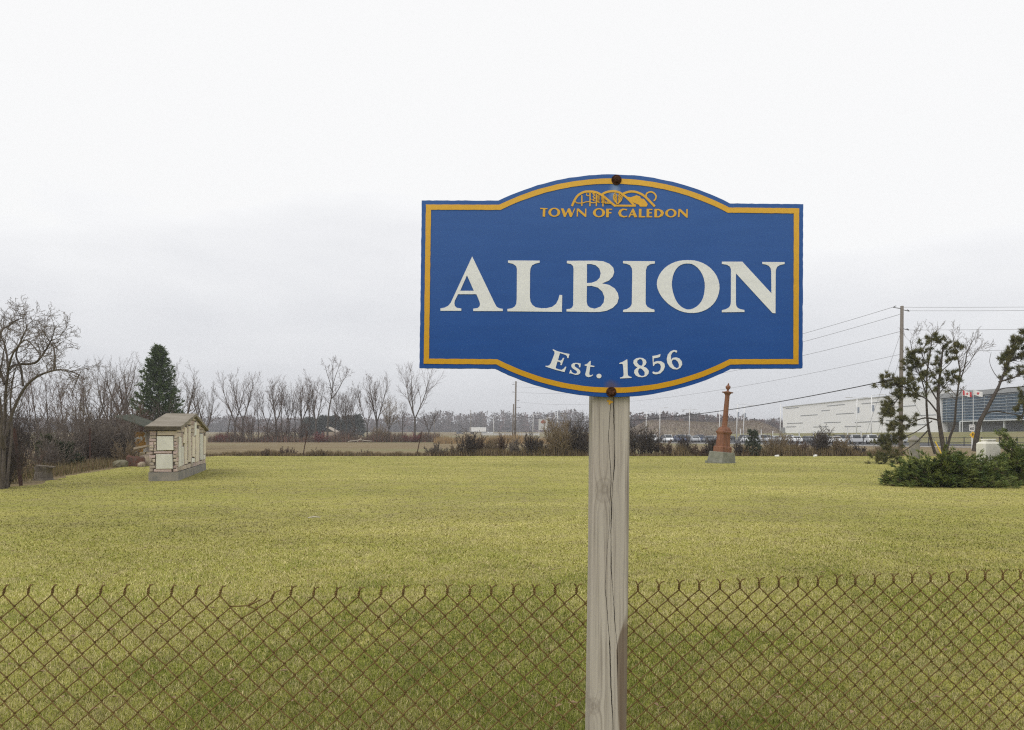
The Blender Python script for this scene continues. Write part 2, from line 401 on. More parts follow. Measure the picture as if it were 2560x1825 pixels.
# dry weeds along the fence line at the far side of the lawn
n = 34000; px = rng.uniform(500, 2260, n); dd = 62.6 + rng.gamma(2, .35, n)
hh = (.12 + .75 * vnoise(px, dd * 0, 38, 31) * np.clip((px - 900) / 500, .25, 1) + .25 * vnoise(px, dd * 0, 11, 32)) * rng.uniform(.4, 1.15, n)
blades('dry_weeds', np.stack([(px - CX) / F * dd, dd], 1), hh, DRY, 'tangle of dry brown weeds and dead grass along the old fence line')
# coarse grass under the left hedge
n = 9000; t = rng.random(n); side = rng.gamma(1.6, 1.0, n)
pts = np.stack([np.interp(t, [0, .25, .6, 1], [-15.6, -17.8, -20.8, -23.4]) - side, np.interp(t, [0, .25, .6, 1], [23, 32, 43, 62]) + rng.normal(0, .3, n)], 1)
blades('rough_grass', pts, rng.uniform(.12, .6, n), DRY + [(.14, .14, .05)], 'rough unmown grass and weeds under the left hedge')
# reed strip beyond the hedge in the centre
n = 9000; px = rng.uniform(1085, 1500, n); dd = rng.uniform(150, 185, n)
blades('reeds', np.stack([(px - CX) / F * dd, dd], 1), rng.uniform(.5, 1.7, n) * (.5 + vnoise(px, dd, 30, 8)), [(.36, .25, .12), (.30, .20, .10), (.24, .18, .10)], 'tan reeds growing in the ditch beyond the hedge', .3)
# stubble in the far field edge under the tree row
n = 12000; px = rng.uniform(520, 1100, n); dd = rng.uniform(182, 198, n)
blades('field_margin', np.stack([(px - CX) / F * dd, dd], 1), rng.uniform(.5, 2.6, n) * (.35 + vnoise(px, dd, 24, 8)), [(.13, .09, .06), (.10, .07, .05), (.16, .12, .08), (.17, .08, .055)], 'rough brown field margin under the row of bare trees', .4)

# ------------------------------------------------------------------ road, car park, banks
ASPHALT = mat('asphalt', (.07, .07, .072), .9, (.05, .05, .052), 1.5)
PALE_ROAD = mat('road_pale', (.36, .355, .34), .9, (.30, .295, .28), .6)
mb = MB(); a0, a1 = Vector((70, 84)), Vector((15, 195)); pr = Vector((a1 - a0).normalized().to_tuple()); nn = Vector((-pr.y, pr.x))
q = [a0 - pr * 60, a1 + pr * 20]
mb.add([(q[0].x - nn.x * 0, q[0].y - nn.y * 0, .02), (q[1].x, q[1].y, .02), (q[1].x - nn.x * 7, q[1].y - nn.y * 7, .02), (q[0].x - nn.x * 7, q[0].y - nn.y * 7, .02)], [(0, 1, 2, 3)])
tag(mb.build('road', PALE_ROAD), kind='structure')
mb = MB()                                            # concrete kerb on the near side of the road
c0, c1 = q; L = (c1 - c0).length; ang = math.atan2(pr.y, pr.x)
mb.box(((c0.x + c1.x) / 2 + nn.x * .15, (c0.y + c1.y) / 2 + nn.y * .15, .07), (L, .3, .14), Matrix.Rotation(ang, 3, 'Z'))
tag(mb.build('kerb', mat('kerb_pale', (.5, .49, .47), .9, (.42, .41, .39), 2)), kind='structure')
mb = MB(); cp = [(30, 180), (58, 122), (95, 122), (96, 345), (30, 345)]
mb.add([(x_, y_, .012) for x_, y_ in cp], [(0, 1, 2, 3, 4)])
tag(mb.build('car_park', ASPHALT), kind='structure')
GRASS_FAR = mat('grass_far', (.155, .155, .055), .95, (.20, .17, .08), .15)
def bank_z(x_, y_):
    return 2.3 * smooth(86, 99, x_) * smooth(365, 350, y_)
sheet('grass_bank', np.concatenate([np.arange(84, 102, 1.5), [120, 200, 260]]), np.concatenate([[120, 160], np.arange(180, 370, 10)]), lambda x_, y_: bank_z(x_, y_) + .03, GRASS_FAR)
def hill_z(x_, y_):
    e = math.sin(x_ * .09) * .4 + math.sin(x_ * .23 + 1) * .25
    h = 9.0 * smooth(52, 72, x_) * smooth(140, 122, x_) * (.92 + .06 * math.sin(x_ * .11))
    return h * smooth(352, 402, y_ + e * 6) * smooth(470, 425, y_) - .3
sheet('hill', np.arange(48, 146, 2.0), np.arange(348, 474, 3.0), hill_z, mat('hill_scrub', (.165, .125, .095), .95, (.20, .165, .11), .12, stretch=(1, 1, 2)))
n = 9000; hx = rng.uniform(54, 138, n); hy = rng.uniform(358, 420, n)
zz = np.array([hill_z(a, b) for a, b in zip(hx, hy)])
wd = rng.random(n) * np.pi; ww = rng.uniform(.1, .28, n); base = np.stack([hx, hy, zz], 1)
tip = base + np.stack([rng.normal(0, .2, n), rng.normal(0, .2, n), rng.uniform(.4, 1.3, n)], 1)
wv = np.stack([np.cos(wd), np.sin(wd), np.zeros(n)], 1) * ww[:, None]
tag(link('hill_scrub', np_mesh('hill_scrub', np.stack([base - wv, base + wv, tip], 1).reshape(-1, 3), np.arange(n * 3).reshape(-1, 3)), mat('scrub_brown', (.165, .12, .092), .95, (.21, .17, .11), .2)), 'low brown scrub covering the hill behind the car park', kind='stuff')

# ------------------------------------------------------------------ far wood on the horizon
def far_wood():
    V = []; Cc = []
    def crown(x_, y_, h, wd, col):
        z0 = terrain(x_, y_); k = 44
        th = rng.random(k) * 2 * np.pi; t = .02 + .95 * rng.random(k)
        rad = wd * np.sqrt(np.clip(1 - np.abs((t - .5) / .52) ** 2.6, 0.12, 1)) * rng.uniform(.1, 1, k)
        c = np.stack([x_ + rad * np.cos(th), y_ + rad * np.sin(th), z0 + h * t], 1)
        a3 = rng.normal(0, 1, (3, k, 3)); a3[:, :, 1] *= .4; a3 *= (rng.uniform(.4, 1.0, k) + np.clip(.6 - t, 0, .6) * 1.8)[None, :, None]
        V.append(np.stack([c + a3[0], c + a3[1], c + a3[2]], 1)); Cc.append(np.repeat(np.array([col]), k, 0) * rng.uniform(.75, 1.2, (k, 1)))
        b0 = np.array([[x_ - .3, y_, z0], [x_ + .3, y_, z0], [x_, y_, z0 + h * .7]])[None]
        V.append(b0); Cc.append(np.array([[.10, .09, .08]]))
    cols = [(.105, .078, .078), (.09, .076, .078), (.14, .085, .078), (.08, .07, .068), (.115, .088, .08)]
    for i in range(2700):
        px = rng.uniform(-150, 2700); y_ = rng.uniform(780, 930)
        if px > 1560: y_ += 60
        hv = 13 + 7 * vnoise(np.array([px]), np.array([0.0]), 55, 3)[0] + 4 * rng.random()
        if px < 1000: hv *= .78
        if px > 1560: hv *= .78
        x_ = (px - CX) / F * y_
        crown(x_, y_, hv, rng.uniform(2.5, 5), cols[rng.integers(0, 5)])
    # woodland on the far shoulder of the hill
    for i in range(420):
        px = rng.uniform(1560, 1975); y_ = rng.uniform(470, 560); x_ = (px - CX) / F * y_
        ht = 10.8 * (1 - .5 * max(0, (px - 1740) / 230)) * rng.uniform(.75, 1.1)
        crown(x_, y_, ht + 3.0, rng.uniform(1.5, 3), cols[rng.integers(0, 5)])
    v = np.concatenate(V).reshape(-1, 3); c = np.concatenate(Cc); m = len(c)
    me = np_mesh('far_wood', v, np.arange(m * 3).reshape(-1, 3))
    a = me.attributes.new('tint', 'FLOAT_COLOR', 'FACE'); a.data.foreach_set('color', np.concatenate([c, np.ones((m, 1))], 1).astype(np.float32).ravel())
    tag(link('far_wood', me, attr_mat('wood_mass', .95)), 'distant leafless wood along the horizon, grey brown', kind='stuff')
far_wood()

# ------------------------------------------------------------------ air
mb = MB(); mb.box((0, 1230, 17.8), (3040, 2660, 38.6))
hz = bpy.data.materials.new('haze_air'); hz.use_nodes = True; nn_ = hz.node_tree.nodes; nn_.clear()
o_ = nn_.new('ShaderNodeOutputMaterial'); pv = nn_.new('ShaderNodeVolumePrincipled')
pv.inputs['Color'].default_value = (.93, .95, 1, 1); pv.inputs['Density'].default_value = .00045
hz.node_tree.links.new(pv.outputs[0], o_.inputs['Volume'])
tag(mb.build('haze', hz), kind='stuff')

# ------------------------------------------------------------------ the sign on its post
DS = 1.845                                           # distance of the sign's face
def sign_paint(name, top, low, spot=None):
    """streaked paint, grading from the low colour to a paler one at the top"""
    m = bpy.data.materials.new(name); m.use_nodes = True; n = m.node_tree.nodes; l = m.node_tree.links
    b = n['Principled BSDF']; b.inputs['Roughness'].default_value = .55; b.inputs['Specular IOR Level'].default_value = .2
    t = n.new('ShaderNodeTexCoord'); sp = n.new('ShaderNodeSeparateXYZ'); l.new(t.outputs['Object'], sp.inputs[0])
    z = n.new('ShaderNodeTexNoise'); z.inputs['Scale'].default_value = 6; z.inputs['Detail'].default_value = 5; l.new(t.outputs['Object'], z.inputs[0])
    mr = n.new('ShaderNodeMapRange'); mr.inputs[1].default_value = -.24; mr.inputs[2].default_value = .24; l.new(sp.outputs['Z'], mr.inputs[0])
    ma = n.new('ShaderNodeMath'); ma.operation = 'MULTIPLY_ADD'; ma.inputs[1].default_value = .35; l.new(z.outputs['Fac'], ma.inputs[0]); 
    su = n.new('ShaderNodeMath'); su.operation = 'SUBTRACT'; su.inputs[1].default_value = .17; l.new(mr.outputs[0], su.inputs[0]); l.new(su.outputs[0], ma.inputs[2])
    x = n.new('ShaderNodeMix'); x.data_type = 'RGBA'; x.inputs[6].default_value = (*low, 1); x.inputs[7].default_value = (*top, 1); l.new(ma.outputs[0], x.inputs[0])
    # faint fine speckle and horizontal grime streaks
    mp = n.new('ShaderNodeMapping'); mp.inputs['Scale'].default_value = (3, 1, 22); l.new(t.outputs['Object'], mp.inputs[0])
    z2 = n.new('ShaderNodeTexNoise'); z2.inputs['Scale'].default_value = 2.5; z2.inputs['Detail'].default_value = 6; l.new(mp.outputs[0], z2.inputs[0])
    m2 = n.new('ShaderNodeMapRange'); m2.inputs[1].default_value = .3; m2.inputs[2].default_value = .75; m2.inputs[3].default_value = 1.03; m2.inputs[4].default_value = .93; l.new(z2.outputs['Fac'], m2.inputs[0])
    z3 = n.new('ShaderNodeTexNoise'); z3.inputs['Scale'].default_value = 420; z3.inputs['Detail'].default_value = 2; l.new(t.outputs['Object'], z3.inputs[0])
    m3 = n.new('ShaderNodeMapRange'); m3.inputs[1].default_value = .3; m3.inputs[2].default_value = .7; m3.inputs[3].default_value = .93; m3.inputs[4].default_value = 1.07; l.new(z3.outputs['Fac'], m3.inputs[0])
    mu = n.new('ShaderNodeMath'); mu.operation = 'MULTIPLY'; l.new(m2.outputs[0], mu.inputs[0]); l.new(m3.outputs[0], mu.inputs[1])
    sc = n.new('ShaderNodeVectorMath'); sc.operation = 'SCALE'; l.new(x.outputs[2], sc.inputs[0]); l.new(mu.outputs[0], sc.inputs['Scale'])
    last = sc.outputs[0]
    for (cx_, cz_, rx_, rz_, col_, amt) in (spot or []):
        ox = n.new('ShaderNodeVectorMath'); ox.operation = 'SUBTRACT'; ox.inputs[1].default_value = (cx_, 0, cz_); l.new(t.outputs['Object'], ox.inputs[0])
        om = n.new('ShaderNodeVectorMath'); om.operation = 'MULTIPLY'; om.inputs[1].default_value = (1 / rx_, 0, 1 / rz_); l.new(ox.outputs[0], om.inputs[0])
        ln = n.new('ShaderNodeVectorMath'); ln.operation = 'LENGTH'; l.new(om.outputs[0], ln.inputs[0])
        zz_ = n.new('ShaderNodeTexNoise'); zz_.inputs['Scale'].default_value = 60; l.new(t.outputs['Object'], zz_.inputs[0])
        aa = n.new('ShaderNodeMath'); aa.operation = 'MULTIPLY_ADD'; aa.inputs[1].default_value = .7; l.new(zz_.outputs['Fac'], aa.inputs[0]); l.new(ln.outputs['Value'], aa.inputs[2])
        rr = n.new('ShaderNodeMapRange'); rr.inputs[1].default_value = 1.3; rr.inputs[2].default_value = .5; rr.inputs[3].default_value = 0; rr.inputs[4].default_value = amt; l.new(aa.outputs[0], rr.inputs[0])
        xm = n.new('ShaderNodeMix'); xm.data_type = 'RGBA'; l.new(rr.outputs[0], xm.inputs[0]); l.new(last, xm.inputs[6]); xm.inputs[7].default_value = (*col_, 1); last = xm.outputs[2]
    l.new(last, b.inputs['Base Color'])
    return m
SC = (1530.0, 715.0)
C0 = W(SC[0], SC[1], DS)
sign = empty('sign', (C0.x, DS, C0.z), 'blue and gold town sign reading ALBION, Est. 1856, bolted to a wooden post', 'sign')
K = DS / F
def s3(px, py, off=0.0):                             # photo pixel -> sign face, sign-local; off towards the viewer
    return Vector(((px - SC[0]) * K, -off, (SC[1] - py) * K))
def arc(p, q, sag, n=36):
    dx, dy = q[0] - p[0], q[1] - p[1]; L = math.hypot(dx, dy); r = (L * L / 4 + sag * sag) / (2 * abs(sag))
    nx, ny = -dy / L, dx / L; s = 1 if sag > 0 else -1
    res = []
    for i in range(n + 1):
        t = i / n - .5; a = t * L; h = math.sqrt(max(r * r - a * a, 0)) - (r - abs(sag))
        res.append((p[0] + dx * (i / n) + nx * h * s, p[1] + dy * (i / n) + ny * h * s))
    return res
tl, a1_, a2_, tr, br, b2_, b1_, bl = (1054.5, 501), (1246, 501.5), (1825, 508.5), (2008, 510.5), (2006.5, 921), (1829, 921.5), (1238, 921.5), (1048.6, 920)
outline = [tl] + arc(a1_, a2_, -69) + [tr, br] + arc(b2_, b1_, -71) + [bl]
def dense(poly, step=9, jit=.0, rr=None):
    o = []
    for i, p in enumerate(poly):
        q_ = poly[(i + 1) % len(poly)]; L = math.hypot(q_[0] - p[0], q_[1] - p[1]); k_ = max(1, int(L / step))
        for j in range(k_):
            t = j / k_; o.append((p[0] + (q_[0] - p[0]) * t + (rr.uniform(-jit, jit) if rr else 0), p[1] + (q_[1] - p[1]) * t + (rr.uniform(-jit, jit) if rr else 0)))
    return o
def inset(poly, dist):
    n = len(poly); o = []
    for i in range(n):
        p0, p1, p2 = Vector(poly[i - 1]), Vector(poly[i]), Vector(poly[(i + 1) % n])
        e1 = (p1 - p0).normalized(); e2 = (p2 - p1).normalized()
        n1 = Vector((-e1.y, e1.x)); n2 = Vector((-e2.y, e2.x)); b_ = (n1 + n2)
        b_ = b_ / max(.25, b_.dot(n1)) if b_.length > 1e-6 else n1
        o.append(tuple(p1 + b_ * dist))
    return o
rs = random.Random(3)
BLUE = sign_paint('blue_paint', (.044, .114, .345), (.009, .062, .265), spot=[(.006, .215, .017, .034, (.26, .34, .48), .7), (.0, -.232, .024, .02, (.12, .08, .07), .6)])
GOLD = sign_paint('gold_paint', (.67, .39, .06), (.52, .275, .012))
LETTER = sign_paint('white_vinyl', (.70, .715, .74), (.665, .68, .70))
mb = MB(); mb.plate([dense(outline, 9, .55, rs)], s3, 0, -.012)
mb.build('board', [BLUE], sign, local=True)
edge_o, edge_i = inset(outline, 10.5), inset(outline, 23.5)
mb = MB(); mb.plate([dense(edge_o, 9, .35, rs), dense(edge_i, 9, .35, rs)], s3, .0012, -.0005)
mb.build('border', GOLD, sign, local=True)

def glyph(name, loops, ox, oy, k, m, thick=.0012, chaikin=0):
    L = []
    for lp in loops:
        for _ in range(chaikin):
            lp = [p for i in range(len(lp)) for p in ((.75 * lp[i][0] + .25 * lp[(i + 1) % len(lp)][0], .75 * lp[i][1] + .25 * lp[(i + 1) % len(lp)][1]), (.25 * lp[i][0] + .75 * lp[(i + 1) % len(lp)][0], .25 * lp[i][1] + .75 * lp[(i + 1) % len(lp)][1]))]
        L.append([(ox + x_ * k, oy + y_ * k) for x_, y_ in lp])
    mb = MB(); mb.plate(L, s3, thick, -.0005); return mb.build(name, m, sign, local=True)
def ell(cx_, cy_, rx_, ry_, n=36): return [(cx_ + rx_ * math.cos(2 * math.pi * i / n), cy_ + ry_ * math.sin(2 * math.pi * i / n)) for i in range(n)]
a_ = (1060, 620, .21949)
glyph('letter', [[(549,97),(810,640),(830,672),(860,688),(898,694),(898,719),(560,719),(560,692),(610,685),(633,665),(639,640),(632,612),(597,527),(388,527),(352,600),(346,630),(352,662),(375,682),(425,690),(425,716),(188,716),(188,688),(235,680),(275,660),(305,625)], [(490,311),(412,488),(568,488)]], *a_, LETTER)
glyph('letter', [[(957,143),(1317,145),(1317,168),(1270,178),(1230,198),(1213,235),(1208,280),(1206,560),(1212,610),(1235,650),(1275,677),(1340,687),(1400,685),(1460,670),(1505,635),(1530,585),(1543,536),(1574,536),(1571,728),(1300,725),(950,722),(950,695),(1000,688),(1036,665),(1051,635),(1056,580),(1058,240),(1050,208),(1015,182),(957,168)]], *a_, LETTER)
glyph('letter', [[(1627,147),(1950,145),(2040,152),(2110,180),(2155,225),(2166,275),(2150,325),(2105,372),(2025,404),(2105,420),(2170,460),(2207,515),(2217,570),(2200,630),(2150,682),(2080,715),(2000,729),(1900,730),(1623,724),(1623,697),(1660,694),(1688,678),(1699,650),(1703,240),(1698,207),(1675,185),(1627,174)], [(1856,184),(1900,183),(1955,197),(1998,237),(2012,290),(2000,340),(1965,376),(1910,397),(1855,400)], [(1855,434),(1910,432),(1980,452),(2030,497),(2054,560),(2046,620),(2010,668),(1945,692),(1890,680),(1862,655),(1852,610)]], *a_, LETTER)
i_ = (1540, 620, .21071)
glyph('letter', [[(83,155),(460,158),(460,185),(400,195),(367,220),(354,265),(350,640),(353,668),(372,698),(410,720),(455,732),(455,760),(83,760),(83,735),(130,725),(168,700),(187,665),(192,280),(186,237),(165,205),(125,188),(83,183)]], *i_, LETTER)
glyph('letter', [[(856,144),(950,150),(1060,192),(1145,260),(1205,350),(1231,455),(1215,560),(1170,650),(1095,720),(1000,762),(890,775),(780,757),(680,710),(590,640),(520,552),(482,455),(488,375),(522,300),(590,222),(680,172),(770,148)], [(856,182),(920,197),(985,250),(1035,335),(1057,440),(1042,570),(1005,650),(940,710),(860,736),(790,712),(730,658),(690,580),(668,500),(659,420),(676,315),(720,235),(780,193)]], *i_, LETTER, chaikin=1)
glyph('letter', [[(1255,163),(1497,163),(1843,540),(1840,280),(1834,242),(1812,213),(1780,198),(1735,191),(1733,166),(1998,168),(1998,192),(1945,202),(1910,224),(1896,258),(1893,290),(1890,775),(1855,772),(1421,300),(1421,650),(1426,688),(1443,712),(1475,727),(1522,735),(1522,760),(1255,763),(1255,738),(1300,728),(1340,705),(1358,675),(1362,640),(1363,250),(1350,222),(1315,200),(1255,190)]], *i_, LETTER)
e_ = (1340, 850, .17559)
glyph('letter', [[(240,130),(300,158),(400,185),(477,200),(460,262),(445,255),(440,230),(420,212),(375,197),(340,188),(313,285),(345,296),(366,284),(385,255),(402,257),(365,360),(347,355),(352,330),(340,315),(305,306),(280,390),(287,405),(330,420),(365,425),(395,408),(415,380),(433,382),(405,457),(280,425),(134,378),(138,367),(170,368),(195,355),(212,328),(265,190),(262,165),(238,144)]], *e_, LETTER)
glyph('letter', [[(612,330),(638,337),(630,390),(612,388),(610,360),(590,343),(565,340),(550,352),(552,375),(575,395),(610,415),(632,445),(628,475),(600,494),(560,497),(525,485),(495,475),(473,478),(488,425),(500,430),(508,455),(535,475),(565,480),(582,470),(582,448),(560,428),(525,408),(503,380),(505,350),(530,330),(570,325)]], *e_, LETTER)
glyph('letter', [[(765,300),(780,300),(775,360),(832,370),(828,385),(772,380),(757,480),(765,500),(785,502),(808,490),(812,500),(785,520),(745,530),(710,515),(700,490),(715,430),(725,372),(692,365),(693,352),(730,338)]], *e_, LETTER)
glyph('full_stop', [ell(896, 513, 36, 32, 20)], *e_, LETTER)
glyph('numeral', [[(1185,328),(1235,310),(1290,277),(1300,278),(1305,480),(1310,505),(1330,520),(1360,527),(1360,540),(1195,548),(1195,535),(1225,528),(1245,510),(1247,480),(1238,352),(1225,340),(1185,340)]], *e_, LETTER)
glyph('numeral', [[(1475,252),(1520,258),(1560,285),(1572,320),(1560,350),(1530,378),(1575,400),(1605,440),(1600,480),(1570,515),(1520,530),(1460,527),(1420,505),(1397,470),(1400,430),(1425,405),(1445,390),(1410,370),(1385,330),(1390,290),(1425,262)], [(1478,270),(1440,295),(1440,325),(1465,355),(1500,370),(1518,345),(1520,310),(1505,280)], [(1480,400),(1458,420),(1452,455),(1465,490),(1495,512),(1530,512),(1548,490),(1545,455),(1515,420)]], *e_, LETTER)
glyph('numeral', [[(1772,200),(1765,240),(1740,250),(1675,262),(1672,318),(1720,300),(1780,302),(1825,332),(1835,375),(1815,430),(1770,475),(1710,490),(1668,482),(1655,464),(1665,447),(1700,460),(1740,455),(1770,425),(1778,380),(1765,345),(1730,330),(1690,345),(1675,372),(1665,368),(1657,228),(1720,218)]], *e_, LETTER)
glyph('numeral', [[(2005,150),(2008,170),(1995,182),(1970,165),(1940,180),(1920,220),(1922,285),(1945,255),(1990,247),(2040,262),(2075,305),(2080,350),(2055,395),(2010,420),(1950,415),(1905,385),(1870,330),(1860,270),(1875,210),(1910,165),(1960,142)], [(1955,278),(1932,298),(1937,335),(1965,380),(2000,402),(2030,390),(2035,350),(2015,305),(1985,280)]], *e_, LETTER)
t_ = (1330, 430, .17998)
for lp in (
    [[(112,500),(215,505),(215,519),(185,517),(182,622),(147,620),(152,515),(118,518)]],
    [ell(309,561,82,62), ell(309,561,45,47)],
    [[(400,507),(438,508),(470,578),(500,508),(528,508),(557,580),(585,510),(600,510),(550,626),(528,626),(498,552),(464,626),(443,624)]],
    [[(622,510),(650,510),(737,588),(738,510),(755,510),(753,626),(735,624),(640,542),(638,620),(620,620)]],
    [ell(930,567,84,63), ell(930,567,46,48)],
    [[(1030,512),(1112,512),(1112,528),(1067,526),(1067,560),(1102,560),(1102,576),(1067,576),(1064,630),(1028,630)]],
    [[(1320,517),(1318,536),(1280,526),(1247,540),(1234,570),(1247,602),(1280,615),(1322,607),(1320,625),(1270,633),(1215,615),(1195,572),(1212,530),(1260,510)]],
    [[(1393,512),(1410,512),(1462,630),(1420,630),(1408,602),(1370,602),(1358,630),(1336,630)], [(1389,553),(1374,588),(1402,588)]],
    [[(1485,514),(1520,514),(1518,614),(1572,616),(1570,632),(1482,632)]],
    [[(1592,514),(1670,514),(1670,529),(1627,529),(1627,562),(1663,562),(1663,577),(1627,577),(1627,615),(1670,615),(1670,631),(1590,631)]],
    [[(1700,515),(1760,515),(1812,535),(1832,572),(1812,612),(1765,632),(1698,632)], [(1735,531),(1735,616),(1762,615),(1792,572),(1765,535)]],
    [ell(1928,573,79,59), ell(1928,573,43,44)],
    [[(2035,515),(2060,515),(2142,590),(2142,518),(2162,518),(2160,636),(2142,634),(2052,548),(2047,628),(2025,628)]]):
    glyph('small_letter', lp, *t_, GOLD)
# emblem: three hills with trees, a rock face and a rising sun
def ribbon(mb, pts, wdt, lift):
    P = [Vector((t_[0] + x_ * t_[2], t_[1] + y_ * t_[2])) for x_, y_ in pts]; h = wdt * t_[2] / 2; Lf, Rt = [], []
    for i, p in enumerate(P):
        t = (P[min(i + 1, len(P) - 1)] - P[max(i - 1, 0)]).normalized(); nn2 = Vector((-t.y, t.x)) * h
        Lf.append(tuple(p + nn2)); Rt.append(tuple(p - nn2))
    mb.plate([Lf + Rt[::-1]], s3, lift, -.0005)
def spline(pts, k=6):
    o = []
    for i in range(len(pts) - 1):
        p0, p1, p2, p3 = pts[max(i - 1, 0)], pts[i], pts[i + 1], pts[min(i + 2, len(pts) - 1)]
        for j in range(k):
            t = j / k
            o.append(tuple(.5 * (2 * b + (c - a) * t + (2 * a - 5 * b + 4 * c - e) * t * t + (3 * b - a - 3 * c + e) * t ** 3) for a, b, c, e in zip(p0, p1, p2, p3)))
    return o + [pts[-1]]
em = MB(); lift = .0010
def rb(pts, wdt, sm_=True):
    global lift
    ribbon(em, spline(pts) if sm_ and len(pts) > 2 else pts, wdt, lift); lift += .00003
rb([(555,475),(590,395),(640,325),(720,280),(800,272),(880,280),(945,308),(1000,345),(1060,395),(1110,438),(1160,478)], 30)
rb([(960,325),(1010,290),(1070,272),(1140,268),(1205,282),(1260,315),(1320,362),(1370,412),(1410,455),(1440,470)], 30)
rb([(1262,305),(1310,285),(1370,272),(1440,278),(1505,302),(1565,340),(1620,392),(1665,438),(1705,480)], 30)
rb([(1135,467),(1440,470)], 26, False)
rb([(1590,345),(1585,318),(1605,290),(1655,277),(1700,300),(1722,340),(1712,380),(1690,402)], 20)
em.plate([[(t_[0] + x_ * t_[2], t_[1] + y_ * t_[2]) for x_, y_ in [(1320,345),(1370,352),(1415,338),(1450,325),(1500,340),(1512,370),(1552,375),(1582,410),(1607,450),(1590,482),(1500,482),(1482,455),(1440,440),(1405,425),(1350,378)]]], s3, .00095, -.0005)
for x_, y0, y1 in ((692,325,472), (805,290,477), (893,308,477), (985,350,480)): rb([(x_, y0), (x_, y1)], 17, False)
rb([(758,300),(765,330),(812,328)], 12); rb([(885,292),(845,300),(868,325),(848,345),(875,368),(845,385),(868,405)], 14); rb([(805,370),(825,385)], 12)
rb([(605,405),(620,430),(700,432),(745,418),(800,415),(830,428),(870,428),(905,418),(940,422)], 12)
for k_ in range(6):
    y_ = 318 + k_ * 17
    rb([(893, y_ + 14), (945 - k_ * 2, y_)], 8, False)
    rb([(985, y_ + 30), (958, y_ + 18)], 7, False); rb([(985, y_ + 30), (1020, y_ + 20)], 7, False)
for k_ in range(7):
    y_ = 305 + k_ * 19; wv_ = 48 * math.sin(math.pi * (k_ + 1.6) / 8.6) + 8
    rb([(1180, y_ + 30), (1188 - wv_, y_)], 11, False); rb([(1196, y_ + 30), (1188 + wv_, y_)], 11, False)
rb([(1188,445),(1140,400),(1130,335),(1158,290)], 9); rb([(1188,445),(1238,400),(1250,335),(1220,290)], 9)
for k_ in range(4): rb([(1022 + k_ * 20, 412), (1030 + k_ * 20, 432)], 9, False)
rb([(1010,435),(1105,437)], 12, False)
em.build('emblem', GOLD, sign, local=True)
for bx_, by_ in ((1541, 450), (1528, 980)):
    b = MB(); c = s3(bx_, by_, 0)
    Mb = Matrix.Rotation(math.radians(90), 3, 'X')
    b.lathe([(.0118, 0), (.0118, .0022), (.0108, .0028)], 20, c, Mb)
    hexp = [(.0076, .0028), (.0082, .0045), (.0078, .0075), (.0055, .0088)]
    b.lathe(hexp, 6, c, Mb)
    b.build('bolt', BOLT, sign, local=True)

